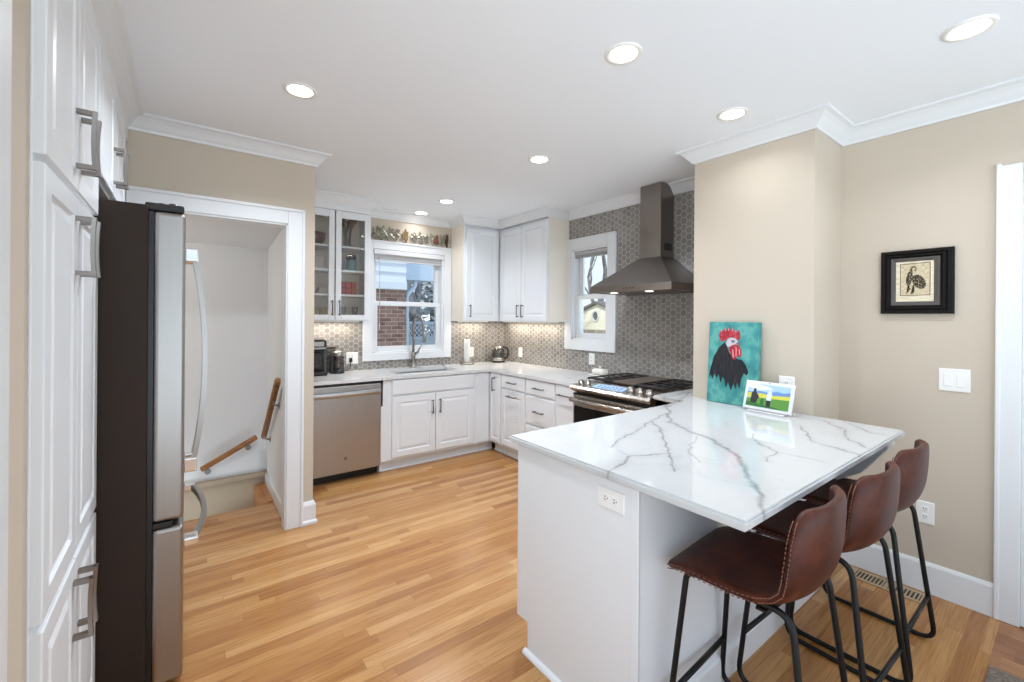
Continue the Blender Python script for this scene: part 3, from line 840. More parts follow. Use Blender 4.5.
for s in (-1, 1):
    y1 = 8.09+s*0.76
    prism(bm, [(8.9, 8.09, 1.86), (8.9, y1, 1.59), (8.9, y1, 1.64), (8.9, 8.09, 1.915)], (1.8, 0, 0))
obj('roof', bm, 'roof', t)
bm = BM(); R = [Vector((8.97, 8.13+0.105*math.cos(a), 1.51+0.135*math.sin(a))) for a in [2*PI*k/24 for k in range(24)]]
tube(bm, R, 0.022, 8, closed=True); wnd = obj('round_window', bm, 'trim', t)
bm = BM(); prism(bm, [(8.975, 8.13+0.1*math.cos(a), 1.51+0.13*math.sin(a)) for a in [2*PI*k/24 for k in range(24)]], (0.01, 0, 0)); obj('pane', bm, 'roof', wnd)
t = thing('wood_fence', 'low weathered board fence in front of the cream shed', 'fence', (8.3, 7.6, -0.3))
bm = BM()
for k in range(30): box(bm, 8.30, 8.32, 6.2+k*0.1, 6.293+k*0.1, -0.3, 1.16, 0.003)
obj('board_panel', bm, 'fence', t)
bm = BM(); box(bm, 8.32, 8.36, 6.2, 9.2, 0.95, 1.03); box(bm, 8.32, 8.36, 6.2, 9.2, 0.2, 0.28); obj('rail', bm, 'fence', t)

# ------------------------------------------------------------------ recessed lights
def can(x, y, label, k=1.0, r=0.078):
    t = thing('recessed_light', label, 'ceiling light', (x, y, CEIL), 'recessed ceiling lights')
    bm = BM(); lathe(bm, [(r*0.72, -0.002), (r*0.80, -0.007), (r*0.98, -0.006), (r, -0.001), (r, 0.004), (r*0.72, 0.004)], (x, y, CEIL), 28, False)
    obj('trim_ring', bm, 'can_trim', t)
    bm = BM(); lathe(bm, [(0.001, -0.0035), (r*0.73, -0.003), (r*0.73, 0.003), (0.001, 0.003)], (x, y, CEIL), 28, False)
    obj('lens', bm, 'lamp', t)
    ld = bpy.data.lights.new('can_lamp', 'AREA'); ld.shape = 'DISK'; ld.size = 0.11; ld.energy = CAN*k; ld.color = (0.87, 0.95, 1.05)
    ld.spread = math.radians(140)
    lo = bpy.data.objects.new('can_lamp', ld); COL.objects.link(lo); lo.location = (0, 0, -0.012); lo.parent = t
can(0.455, 2.37, 'recessed light nearest the pantry and stair doorway')
can(2.00, 2.35, 'recessed light in the middle of the ceiling, over the open floor')
can(1.48, 1.195, 'recessed light above the left half of the peninsula', 0.45)
can(2.385, 1.18, 'recessed light nearest the beige chase', 0.14)
can(2.02, 3.75, 'recessed light second from the sink window', 0.6)
can(2.03, 4.33, 'recessed light closest to the sink window', 0.08)
can(2.40, 0.283, 'recessed light at the top right, above the stools', 0.35)

# ------------------------------------------------------------------ pantry wall
XP = -0.262         # carcass front
FP_ = fp('X+', XP)
t = thing('pantry_cabinet', 'tall white pantry cabinet beside the refrigerator', 'cabinet', (-0.62, 1.74, 0))
bm = BM(); box(bm, -0.96, XP, 1.374, 2.113, 0.10, 2.50, 0.002); box(bm, -0.96, XP-0.06, 1.376, 2.11, 0, 0.10); box(bm, XP, XP+0.008, 1.374, 2.113, 2.405, 2.50, 0.002); obj('carcass', bm, 'cab', t)
for z0, z1, hz in ((1.781, 2.40, 1.925), (0.754, 1.763, 1.625), (0.12, 0.735, 0.603)):
    for a0, a1, ha in ((1.376, 1.744, 1.710), (1.749, 2.111, 1.783)):
        bm = BM(); raised_door(bm, FP_, a0, a1, z0, z1, 0.055); d = obj('door', bm, 'cab', t)
        bm = BM(); arch_pull(bm, FP_, ha, hz, 0.165); obj('handle', bm, 'nickel', d)
t = thing('overhead_cabinet', 'white two door cabinet above the refrigerator', 'cabinet', (-0.62, 2.68, 1.94))
bm = BM(); box(bm, -0.96, XP, 2.118, 3.245, 1.935, 2.50, 0.002); box(bm, XP, XP+0.008, 2.118, 3.245, 2.405, 2.50, 0.002); obj('carcass', bm, 'cab', t)
for a0, a1, ha in ((2.125, 2.553, 2.517), (2.558, 2.985, 2.590)):
    bm = BM(); raised_door(bm, FP_, a0, a1, 1.945, 2.40, 0.055); d = obj('door', bm, 'cab', t)
    bm = BM(); arch_pull(bm, FP_, ha, 2.07, 0.155); obj('handle', bm, 'nickel', d)

# refrigerator
t = thing('refrigerator', 'stainless french door refrigerator with dark brown side', 'refrigerator', (-0.45, 2.57, 0))
bm = BM(); box(bm, -0.92, -0.107, 2.122, 2.995, 0.0, 1.846, 0.006); obj('body', bm, 'fridge_side', t)
bm = BM(); box(bm, -0.107, -0.090, 2.137, 2.98, 0.03, 1.825); obj('gasket', bm, 'black', t)
def fridge_door(name, a0, a1, z0, z1):
    bm = BM(); box(bm, -0.092, 0.005, a0, a1, z0, z1, 0.016, 4)
    return obj(name, bm, 'steel', t)
dl = fridge_door('door', 2.125, 2.552, 0.642, 1.828); dr = fridge_door('door', 2.557, 2.993, 0.642, 1.828)
fz = fridge_door('freezer_drawer', 2.125, 2.993, 0.02, 0.618)
def bow(bm, P, out, half_t, K=16):
    """bowed strap handle: P(u, out, side) -> point, u from -1 to 1"""
    vs = []
    for k in range(K+1):
        u = -1+2*k/K; x = 0.030+out*(1-u*u)
        vs.append([bm.verts.new(q) for q in (P(u, x, -half_t), P(u, x, half_t), P(u, x+0.020, half_t*0.75), P(u, x+0.020, -half_t*0.75))])
    for A, B in zip(vs, vs[1:]):
        for j in range(4): bm.faces.new([A[j], A[(j+1) % 4], B[(j+1) % 4], B[j]])
    bm.faces.new(vs[0]); bm.faces.new(list(reversed(vs[-1])))
for d, ya in ((dl, 2.50), (dr, 2.590)):
    bm = BM(); bow(bm, lambda u, x, w: (x, ya+w, 1.227+u*0.47), 0.042, 0.012)
    h = obj('handle', bm, 'steel', d)
    for z in (0.745, 1.709):
        bm = BM(); box(bm, 0.002, 0.054, ya-0.014, ya+0.014, z-0.032, z+0.032, 0.006); obj('handle_mount', bm, 'chrome', h)
bm = BM(); bow(bm, lambda u, x, w: (x, 2.525+u*0.335, 0.53+w), 0.042, 0.015)
h = obj('handle', bm, 'steel', fz)
for y in (2.185, 2.865):
    bm = BM(); box(bm, 0.002, 0.054, y-0.03, y+0.03, 0.513, 0.547, 0.006); obj('handle_mount', bm, 'chrome', h)
bm = BM(); box(bm, -0.118, 0.0, 2.13, 2.195, 1.829, 1.858, 0.006); cyl(bm, (-0.033, 2.167, 1.829), (-0.033, 2.167, 1.866), 0.015, 16); cyl(bm, (-0.07, 2.167, 1.83), (-0.07, 2.167, 1.864), 0.010, 12)
obj('hinge_cover', bm, 'black', t)
bm = BM(); box(bm, -0.09, -0.03, 2.125, 2.165, 0.619, 0.641, 0.003); obj('middle_hinge', bm, 'black', t)

# ------------------------------------------------------------------ sink run base units
FS = fp('Y-', FY); FH = fp('X-', FX)
t = thing('dishwasher', 'stainless dishwasher under the counter by the doorway', 'dishwasher', (1.12, 4.15, 0))
bm = BM(); box(bm, 0.82, 1.42, FY+0.004, 4.46, 0.09, 0.852); obj('body', bm, 'black', t)
bm = BM(); box(bm, 0.811, 1.431, FY-0.028, FY+0.003, 0.088, 0.837, 0.006, 3); dd = obj('door', bm, 'steel_d', t)
bm = BM(); vs = []
for k in range(13):
    u = -1+2*k/12
    x = 1.121+u*0.303; y = FY-0.048-0.018*(1-u*u)
    vs.append([bm.verts.new(q) for q in ((x, y+0.018, 0.742), (x, y, 0.748), (x, y-0.004, 0.766), (x, y, 0.784), (x, y+0.018, 0.788))])
for A, B in zip(vs, vs[1:]):
    for q in range(5): bm.faces.new([A[q], A[(q+1) % 5], B[(q+1) % 5], B[q]])
bm.faces.new(vs[0]); bm.faces.new(list(reversed(vs[-1])))
for x in (0.834, 1.408): box(bm, x-0.014, x+0.014, FY-0.05, FY-0.024, 0.748, 0.782, 0.003)
obj('handle', bm, 'steel_d', dd)
bm = BM(); cyl(bm, (1.121, FY-0.0275, 0.211), (1.121, FY-0.030, 0.211), 0.014, 20); obj('badge', bm, 'nickel', dd)
bm = BM(); box(bm, 0.815, 1.427, FY-0.012, FY+0.003, 0.839, 0.856); obj('control_strip', bm, 'black', t)
bm = BM(); box(bm, 0.82, 1.42, FY+0.075, FY+0.10, 0.0, 0.09); obj('toe_kick', bm, 'black', t)

TY, TX = FY+0.065, FX+0.065      # toe board faces
CT = 0.890                       # top of the kitchen run countertop
def pulls(d, F, a, b, L, v):
    bm = BM(); pull(bm, F, a, b, L, v); return obj('handle', bm, 'bronze', d)
t = thing('sink_cabinet', 'white sink base cabinet with two doors below the window', 'cabinet', (1.98, 4.2, 0))
bm = BM(); box(bm, 1.437, 2.535, FY, 4.49, 0.105, 0.62, 0.002); box(bm, 1.437, 2.535, FY, FY+0.02, 0.62, 0.859)
box(bm, 1.437, 1.457, FY, 4.49, 0.62, 0.859); box(bm, 2.515, 2.535, FY, 4.49, 0.62, 0.859); obj('carcass', bm, 'cab', t)
bm = BM(); slab_front(bm, FS, 1.540, 2.425, 0.708, 0.850); obj('false_drawer_front', bm, 'cab', t)
for a0, a1, ha in ((1.540, 1.979, 1.942), (1.986, 2.425, 2.023)):
    bm = BM(); raised_door(bm, FS, a0, a1, 0.131, 0.692); d = obj('door', bm, 'cab', t); pulls(d, FS, ha, 0.567, 0.135, True)
bm = BM(); box(bm, 1.437, 2.535, TY, TY+0.02, 0.0, 0.105); box(bm, 1.437, 2.535, TY-0.014, TY, 0.001, 0.02, 0.005); box(bm, 1.437, 1.455, FY+0.02, TY, 0.02, 0.105); obj('toe_board', bm, 'cab', t)
t = thing('corner_cabinet', 'blank white corner filler cabinet right of the sink', 'cabinet', (2.7, 4.2, 0))
bm = BM(); box(bm, 2.537, FX, FY, 4.49, 0.105, 0.859, 0.002); box(bm, FX, 3.26, FY+0.012, 4.49, 0.105, 0.859); obj('carcass', bm, 'cab', t)
bm = BM(); slab_front(bm, FS, 2.465, 2.628, 0.115, 0.850, 0.008); obj('filler_panel', bm, 'cab', t)
bm = BM(); box(bm, 2.537, TX, TY, TY+0.02, 0.0, 0.105); box(bm, 2.537, TX, TY-0.014, TY, 0.001, 0.02, 0.005); obj('toe_board', bm, 'cab', t)

def base_unit(y0, y1, label):
    t = thing('base_cabinet', label, 'cabinet', (2.95, (y0+y1)/2, 0), 'base cabinets on the range wall')
    bm = BM(); box(bm, FX, 3.26, y0, y1, 0.105, 0.859, 0.002); obj('carcass', bm, 'cab', t)
    bm = BM(); box(bm, TX, TX+0.02, y0, y1, 0.0, 0.105); box(bm, TX-0.014, TX, y0, y1, 0.001, 0.02, 0.005); obj('toe_board', bm, 'cab', t)
    return t
t = base_unit(3.676, 3.886, 'narrow white base cabinet in the corner with one upright handle')
bm = BM(); raised_door(bm, FH, 3.684, 3.868, 0.131, 0.850, 0.035); d = obj('door', bm, 'cab', t); pulls(d, FH, 3.788, 0.735, 0.145, True)
t = base_unit(3.274, 3.674, 'white base cabinet with a drawer over a pull-out door')
bm = BM(); slab_front(bm, FH, 3.282, 3.666, 0.715, 0.850); d = obj('drawer', bm, 'cab', t); pulls(d, FH, 3.472, 0.783, 0.135, False)
bm = BM(); raised_door(bm, FH, 3.282, 3.666, 0.131, 0.698); d = obj('door', bm, 'cab', t); pulls(d, FH, 3.472, 0.645, 0.135, False)
t = base_unit(2.850, 3.272, 'white three drawer base cabinet left of the range')
for z0, z1 in ((0.710, 0.850), (0.430, 0.693), (0.131, 0.413)):
    bm = BM(); slab_front(bm, FH, 2.858, 3.264, z0, z1); d = obj('drawer', bm, 'cab', t); pulls(d, FH, 3.06, (z0+z1)/2, 0.135, False)
t = base_unit(2.572, 2.848, 'narrow white base cabinet touching the range with a flat pull')
bm = BM(); slab_front(bm, FH, 2.578, 2.841, 0.131, 0.850); d = obj('door', bm, 'cab', t); pulls(d, FH, 2.71, 0.768, 0.17, False)

# kitchen countertop (L) with sink cut-out
t = thing('countertop', 'white quartz countertop running from the doorway around to the range', 'countertop', (2.0, 4.2, 0.860))
CYF, CXF = FY-0.03, FX-0.03; z0 = 0.860
SX0, SX1, SY0, SY1 = 1.64, 2.31, 4.00, 4.31
bm = BM()
yb = YB-0.009; xb = XH-0.009
for q in ((0.727, SX0, CYF, yb), (SX0, SX1, CYF, SY0), (SX0, SX1, SY1, yb), (SX1, CXF, CYF, yb)):
    box(bm, q[0], q[1], q[2], q[3], z0, CT)
box(bm, CXF, xb, 2.570, yb, z0, CT)
obj('slab', bm, 'quartz', t)
t = thing('kitchen_sink', 'stainless undermount sink in the counter below the window', 'sink', (1.97, 4.15, 0.66))
bm = BM()
rings(bm, lambda a, b, n: (a, b, 0.8595-n), SX0-0.012, SX1+0.012, SY0-0.012, SY1+0.012, [(0, 0), (0.006, 0.0), (0.012, 0.003), (0.02, 0.15), (0.045, 0.19), (0.06, 0.196)], False)
obj('basin', bm, 'sink', t, recalc=False)
bm = BM(); cyl(bm, (1.975, 4.15, 0.659), (1.975, 4.15, 0.668), 0.045, 24); obj('drain', bm, 'chrome', t)
t = thing('faucet', 'brushed steel gooseneck faucet behind the sink', 'faucet', (1.985, 4.41, CT))
bm = BM(); lathe(bm, [(0.030, 0), (0.030, 0.012), (0.024, 0.02), (0.022, 0.11), (0.026, 0.13), (0.02, 0.16), (0.012, 0.17)], (1.985, 4.41, CT), 20)
obj('base', bm, 'faucet', t)
bm = BM()
pts = [(1.985, 4.41, CT+0.16), (1.985, 4.41, 1.33)]
for k in range(13):
    a = PI*k/12
    pts.append((1.985+0.03*(1-math.cos(a))/2, 4.32+0.09*math.cos(a), 1.34+0.105*math.sin(a)))
pts.append((2.02, 4.225, 1.28))
tube(bm, pts, 0.0145, 12); obj('spout', bm, 'faucet', t)
bm = BM(); tube(bm, [(2.018, 4.229, 1.30), (2.022, 4.222, 1.24), (2.026, 4.215, 1.17)], 0.017, 14, rs=[0.014, 0.018, 0.02]); obj('spray_head', bm, 'faucet', t)
bm = BM(); tube(bm, [(2.0, 4.41, 1.03), (2.04, 4.405, 1.06), (2.075, 4.39, 1.15)], 0.01, 10, rs=[0.014, 0.012, 0.008]); obj('lever', bm, 'faucet', t)
bm = BM(); lathe(bm, [(0.016, 0), (0.016, 0.01), (0.008, 0.02), (0.008, 0.06), (0.014, 0.065), (0.014, 0.08), (0.004, 0.085)], (2.36, 4.41, CT), 16); tube(bm, [(2.36, 4.41, CT+0.075), (2.36, 4.35, CT+0.078)], 0.006, 8)
single('soap_dispenser', bm, 'faucet', 'small steel soap pump right of the faucet', 'soap dispenser', (2.36, 4.41, CT))

# ------------------------------------------------------------------ upper cabinets
t = thing('glass_cabinet', 'white wall cabinet with two glass doors beside the sink window', 'cabinet', (1.1, 4.35, 1.394))
x0, x1, yf, zb, zt = 0.738, 1.445, 4.21, 1.394, 2.475
bm = BM()
box(bm, x0, x0+0.018, yf, YB-0.009, zb, zt); box(bm, x1-0.018, x1, yf, YB-0.009, zb, zt)
box(bm, x0+0.018, x1-0.018, yf, YB-0.009, zb, zb+0.05); box(bm, x0+0.018, x1-0.018, yf, YB-0.009, zt-0.04, zt)
box(bm, x0+0.018, 0.80, yf, yf+0.02, zb, zt)
obj('carcass', bm, 'cab', t)
bm = BM(); box(bm, x0+0.018, x1-0.018, YB-0.018, YB-0.0095, zb+0.05, zt-0.04); obj('back_panel', bm, 'cab_in', t)
for z in (1.645, 1.873, 2.098):
    bm = BM(); box(bm, x0+0.018, x1-0.018, yf+0.005, YB-0.02, z-0.018, z); obj('shelf', bm, 'cab', t)
FG = fp('Y-', yf)
for a0, a1, ha in ((0.795, 1.105, 1.083), (1.117, 1.432, 1.147)):
    bm = BM(); b0, b1 = 1.402, 2.415; f = 0.05
    for p in ((a0, a0+f, b0, b1), (a1-f, a1, b0, b1), (a0+f, a1-f, b0, b0+f), (a0+f, a1-f, b1-f-0.015, b1)):
        box(bm, p[0], p[1], yf-0.02, yf, p[2], p[3], 0.003)
    d = obj('door', bm, 'cab', t)
    bm = BM(); box(bm, a0+f-0.004, a1-f+0.004, yf-0.011, yf-0.008, b0+f-0.004, b1-f-0.01); obj('glass_pane', bm, 'cab_glass', d)
    bm = BM(); pull(bm, FG, ha, 1.515, 0.14, True); obj('handle', bm, 'bronze', d)
bm = BM(); box(bm, 0.745, 1.445, yf-0.018, yf, 2.42, 2.476); obj('frieze', bm, 'cab', t)
t_glass = t

def light_bar(parent, x0, x1, y0, y1, z):
    bm = BM(); box(bm, x0, x1, y0, y1, z-0.012, z-0.002); b = obj('light_bar', bm, 'can_trim', parent)
    ld = bpy.data.lights.new('bar_lamp', 'AREA'); ld.shape = 'RECTANGLE'; ld.size = abs(x1-x0)*0.95; ld.size_y = abs(y1-y0)*0.95; ld.energy = UNDER*max(abs(x1-x0), abs(y1-y0))/0.7; ld.color = (1.0, 0.90, 0.76)
    lo = bpy.data.objects.new('bar_lamp', ld); COL.objects.link(lo); lo.parent = parent
    lo.location = Vector(((x0+x1)/2, (y0+y1)/2, z-0.016))-root_of(parent).location
light_bar(t_glass, 0.80, 1.40, 4.40, 4.43, zb)

t = thing('wall_cabinet', 'white single door wall cabinet right of the sink window', 'cabinet', (2.74, 4.36, 1.394))
bm = BM(); box(bm, 2.494, 2.975, 4.21, YB-0.009, 1.394, 2.475, 0.002); obj('carcass', bm, 'cab', t)
bm = BM(); raised_door(bm, fp('Y-', 4.21), 2.515, 2.945, 1.402, 2.44); d = obj('door', bm, 'cab', t)
bm = BM(); pull(bm, fp('Y-', 4.21), 2.555, 1.51, 0.14, True); obj('handle', bm, 'bronze', d)
bm = BM(); box(bm, 2.4925, 2.495, 4.212, YB-0.01, 1.394, 2.475); tag(obj('side_panel', bm, 'cab_side', t), 'cream side panel')
light_bar(t, 2.54, 2.95, 4.40, 4.43, 1.394)
t = thing('wall_cabinet', 'white double door wall cabinet left of the range wall window', 'cabinet', (3.12, 3.76, 1.394))
bm = BM(); box(bm, 2.981, XH-0.009, 3.345, YB-0.009, 1.394, 2.475, 0.002); obj('carcass', bm, 'cab', t)
FW = fp('X-', 2.981)
for a0, a1, ha in ((3.352, 3.772, 3.735), (3.778, 4.178, 3.815)):
    bm = BM(); raised_door(bm, FW, a0, a1, 1.402, 2.44); d = obj('door', bm, 'cab', t)
    bm = BM(); pull(bm, FW, ha, 1.51, 0.14, True); obj('handle', bm, 'bronze', d)
bm = BM(); box(bm, 2.983, XH-0.01, 3.3435, 3.346, 1.394, 2.475); tag(obj('side_panel', bm, 'cab_side', t), 'cream side panel')
light_bar(t, 3.17, 3.20, 3.42, 4.40, 1.394)

# things inside the glass cabinet
bm = BM(); lathe(bm, [(0.05, 0), (0.06, 0.004), (0.095, 0.05), (0.105, 0.115), (0.100, 0.115), (0.088, 0.055), (0.05, 0.012), (0.001, 0.01)], (0.965, 4.36, 2.099), 28, False)
single('mixing_bowl', bm, 'bowl_dark', 'brown bowl on the top shelf of the glass cabinet', 'bowl', (0.965, 4.36, 2.099), None, True)
bm = BM()
for k in range(9): lathe(bm, [(0.075, 0.013*k), (0.102, 0.013*k+0.006), (0.104, 0.013*k+0.012), (0.07, 0.013*k+0.012)], (0.955, 4.36, 1.874), 24)
single('plate_stack', bm, 'cream', 'stack of cream plates on the third shelf behind the left glass door', 'plates', (0.955, 4.36, 1.874))
bm = BM(); box(bm, 1.00, 1.09, 4.30, 4.40, 1.646, 1.71, 0.008)
single('tan_tin', bm, 'tanbox', 'small tan tin on the second shelf behind the left glass door', 'tin', (1.045, 4.35, 1.646))
bm = BM(); lathe(bm, [(0.05, 0), (0.055, 0.004), (0.075, 0.055), (0.078, 0.13), (0.070, 0.13), (0.06, 0.05), (0.001, 0.012)], (0.93, 4.40, 1.646), 24, False)
single('cream_bowl', bm, 'cream', 'deep cream bowl beside the tan tin in the glass cabinet', 'bowl', (0.93, 4.40, 1.646), None, True)
def mug(x, y, label):
    t = thing('mug', label, 'mug', (x, y, 1.445), 'olive mugs in the glass cabinet')
    bm = BM(); lathe(bm, [(0.028, 0), (0.034, 0.005), (0.036, 0.075), (0.032, 0.075), (0.030, 0.01), (0.001, 0.008)], (x, y, 1.445), 20, False); obj('cup', bm, 'mug', t, True)
    bm = BM(); tube(bm, fillet([(x+0.03, y-0.012, 1.505), (x+0.055, y-0.02, 1.50), (x+0.05, y-0.02, 1.465), (x+0.03, y-0.012, 1.46)], 0.015), 0.005, 8); obj('handle', bm, 'mug', t)
mug(0.96, 4.32, 'olive yellow mug at left on the bottom shelf of the glass cabinet')
mug(1.04, 4.32, 'olive yellow mug at right on the bottom shelf of the glass cabinet')
t = thing('glass_vase', 'tall cut glass vase with dried stems on the top cabinet shelf', 'vase', (1.27, 4.36, 2.099))
bm = BM(); lathe(bm, [(0.034, 0), (0.036, 0.01), (0.028, 0.06), (0.034, 0.15), (0.042, 0.20), (0.039, 0.20), (0.028, 0.12), (0.024, 0.02), (0.001, 0.015)], (1.27, 4.36, 2.099), 20, False); obj('vase_body', bm, 'clear', t, True)
bm = BM(); rnd = random.Random(4)
for k in range(16):
    a = rnd.uniform(0, 2*PI); q = rnd.uniform(0.03, 0.11)
    tube(bm, [(1.27, 4.36, 2.13), (1.27+0.4*q*math.cos(a), 4.36+0.4*q*math.sin(a), 2.29), (1.27+q*math.cos(a), 4.36+0.6*q*math.sin(a), 2.37+rnd.uniform(-.03, .04))], 0.004, 6, rs=[0.002, 0.003, 0.012])
obj('dried_stems', bm, 'dried', t)
t = thing('storage_jar', 'teal jar with a dark lid behind the right glass door', 'jar', (1.305, 4.36, 1.874))
bm = BM(); lathe(bm, [(0.045, 0), (0.05, 0.006), (0.05, 0.10), (0.042, 0.115)], (1.305, 4.36, 1.874), 24); obj('jar_body', bm, 'teal', t, True)
bm = BM(); lathe(bm, [(0.045, 0.116), (0.046, 0.118), (0.046, 0.158), (0.04, 0.163)], (1.305, 4.36, 1.874), 24); obj('lid', bm, 'dark_lid', t)
bm = BM(); lathe(bm, [(0.020, 0), (0.024, 0.005), (0.022, 0.07), (0.012, 0.09), (0.012, 0.11)], (1.20, 4.38, 1.874), 16)
single('small_bottle', bm, 'dark_lid', 'small dark bottle left of the teal jar', 'bottle', (1.20, 4.38, 1.874), None, True)
bm = BM()
for i in range(3):
    for j in range(2):
        box(bm, 1.19+0.053*i, 1.241+0.053*i, 4.32, 4.44, 1.647+0.063*j, 1.708+0.063*j, 0.006)
single('red_canister', bm, 'red_box', 'red canister set on the second shelf behind the right glass door', 'canister', (1.27, 4.38, 1.646))
for x, lb in ((1.225, 'small drinking glass at left on the bottom shelf behind the right glass door'), (1.335, 'small drinking glass at right on the bottom shelf behind the right glass door')):
    bm = BM(); lathe(bm, [(0.022, 0), (0.024, 0.004), (0.030, 0.085), (0.027, 0.085), (0.021, 0.01), (0.001, 0.008)], (x, 4.33, 1.445), 20, False)
    single('drinking_glass', bm, 'clear', lb, 'glass', (x, 4.33, 1.445), 'glasses in the cabinet', True)

# ------------------------------------------------------------------ range and hood
RY0, RY1 = 1.800, 2.564
t = thing('gas_range', 'stainless slide-in gas range below the hood', 'range', (2.93, 2.18, 0))
bm = BM(); box(bm, 2.60, 3.265, RY0, RY1, 0.0, 0.893, 0.003); obj('body', bm, 'steel_r', t)
bm = BM(); box(bm, 2.66, 3.265, RY0, RY1+0.003, 0.894, 0.908, 0.004); obj('cooktop', bm, 'cooktop', t)
bm = BM()
pr_ = [(2.685, 0.917), (2.54, 0.889), (2.525, 0.872), (2.54, 0.850), (2.60, 0.824), (2.685, 0.824)]
prism(bm, [(x, RY0, z) for x, z in pr_], (0, RY1-RY0, 0)); cp = obj('control_panel', bm, 'steel_r', t)
sl = Vector((2.685-2.54, 0, 0.028)).normalized(); nn = Vector((-sl.z, 0, sl.x))
def onpanel(u, y, h): return Vector((2.54, y, 0.889))+sl*u+nn*h
bm = BM()
prism(bm, [onpanel(0.03, 2.07, 0.0005), onpanel(0.03, 2.36, 0.0005), onpanel(0.115, 2.36, 0.0005), onpanel(0.115, 2.07, 0.0005)], nn*0.002); obj('display', bm, 'lcd', cp)
bm = BM()
for k in range(6):
    for j in range(2):
        y = 2.10+0.04*k
        prism(bm, [onpanel(0.045+0.03*j, y, 0.0026), onpanel(0.045+0.03*j, y+0.022, 0.0026), onpanel(0.060+0.03*j, y+0.022, 0.0026), onpanel(0.060+0.03*j, y, 0.0026)], nn*0.0008)
obj('touch_keys', bm, 'beak', cp)
for y, u in ((2.50, 0.055), (2.443, 0.075), (2.015, 0.07), (1.935, 0.07), (1.855, 0.07)):
    bm = BM(); a = onpanel(u, y, 0.0); tube(bm, [a, a+nn*0.012, a+nn*0.014, a+nn*0.034, a+nn*0.038], 0.02, 20, rs=[0.026, 0.026, 0.021, 0.020, 0.016]); obj('knob', bm, 'steel_r', cp)
bm = BM(); box(bm, 2.562, 2.599, RY0+0.004, RY1-0.004, 0.19, 0.812, 0.006); od = obj('oven_door', bm, 'steel_r', t)
bm = BM(); box(bm, 2.557, 2.563, RY0+0.02, RY1-0.02, 0.23, 0.722, 0.002); obj('oven_window', bm, 'black_gloss', od)
bm = BM(); box(bm, 2.562, 2.60, RY0+0.002, RY1-0.002, 0.813, 0.823); obj('vent_gap', bm, 'black', t)
bm = BM(); tube(bm, [(2.515, RY0+0.02, 0.775), (2.515, RY1-0.02, 0.775)], 0.017, 14)
for y in (RY0+0.05, RY1-0.05): box(bm, 2.515, 2.565, y-0.012, y+0.012, 0.762, 0.788, 0.004)
obj('oven_handle', bm, 'steel_r', od)
bm = BM(); box(bm, 2.564, 2.599, RY0+0.004, RY1-0.004, 0.03, 0.182, 0.005); obj('storage_drawer', bm, 'steel_r', t)
def grate(y0, y1):
    bm = BM(); r = 0.0065; z = 0.936
    X0, X1 = 2.71, 3.24
    tube(bm, fillet([(X0, y0, z), (X1, y0, z), (X1, y1, z), (X0, y1, z)], 0.02, True, 3), r, 6, True)
    for k in range(5): x = X0+(X1-X0)*(k+0.5)/5; tube(bm, [(x, y0, z), (x, y1, z)], r, 6)
    ym = (y0+y1)/2
    tube(bm, [(X0, ym, z), (X1, ym, z)], r, 6)
    for x in (X0+0.01, (X0+X1)/2, X1-0.01):
        for y in (y0+0.004, y1-0.004): tube(bm, [(x, y, 0.909), (x, y, z)], r, 6)
    return obj('grate', bm, 'iron', t)
grate(RY0+0.02, RY0+0.265); grate(RY1-0.265, RY1-0.02)
bm = BM(); box(bm, 2.725, 3.225, RY0+0.275, RY1-0.275, 0.923, 0.940, 0.006); box(bm, 2.75, 2.77, RY0+0.29, RY1-0.29, 0.908, 0.924); box(bm, 3.17, 3.19, RY0+0.29, RY1-0.29, 0.908, 0.924); obj('griddle_plate', bm, 'griddle', t)
for x, y, r in ((2.84, 1.945, 0.045), (3.10, 1.945, 0.035), (2.84, 2.42, 0.035), (3.10, 2.42, 0.045)):
    bm = BM(); lathe(bm, [(r*1.2, 0.909), (r*1.2, 0.914), (r, 0.916), (r, 0.922), (r*0.9, 0.925)], (x, y, 0), 20); obj('burner', bm, 'iron', t)

t = thing('range_hood', 'stainless pyramid range hood with chimney on the tiled wall', 'range hood', (3.03, 2.19, 1.645))
HX0, HX1, HY0, HY1 = 2.775, XH-0.010, 1.80, 2.575
bm = BM()
zr0, zr1, zp = 1.648, 1.702, 1.945
cx0, cy0, cy1 = 3.085, 2.10, 2.305
ring = [[bm.verts.new(p) for p in q] for q in (
    [(HX0+0.02, HY0+0.02, zr0), (HX1, HY0+0.02, zr0), (HX1, HY1-0.02, zr0), (HX0+0.02, HY1-0.02, zr0)],
    [(HX0, HY0, zr0), (HX1, HY0, zr0), (HX1, HY1, zr0), (HX0, HY1, zr0)],
    [(HX0, HY0, zr1), (HX1, HY0, zr1), (HX1, HY1, zr1), (HX0, HY1, zr1)],
    [(cx0, cy0, zp), (HX1, cy0, zp), (HX1, cy1, zp), (cx0, cy1, zp)])]
for A, B in zip(ring, ring[1:]):
    for k in range(4): bm.faces.new([A[k], A[(k+1) % 4], B[(k+1) % 4], B[k]])
bm.faces.new(ring[-1]); bm.faces.new(list(reversed(ring[0])))
cn = obj('canopy', bm, 'steel_h', t)
bm = BM(); box(bm, cx0+0.002, HX1, cy0+0.002, cy1-0.002, zp-0.005, 2.552, 0.003); ch = obj('chimney', bm, 'steel_h', t)
bm = BM()
for k in range(6): box(bm, 3.14+k*0.018, 3.148+k*0.018, cy0-0.0005, cy0+0.003, 2.0, 2.06)
obj('vent_slots', bm, 'black', ch)
bm = BM()
box(bm, HX0+0.05, HX1-0.03, HY0+0.05, HY1-0.05, zr0-0.004, zr0+0.002); obj('filter', bm, 'griddle', cn)
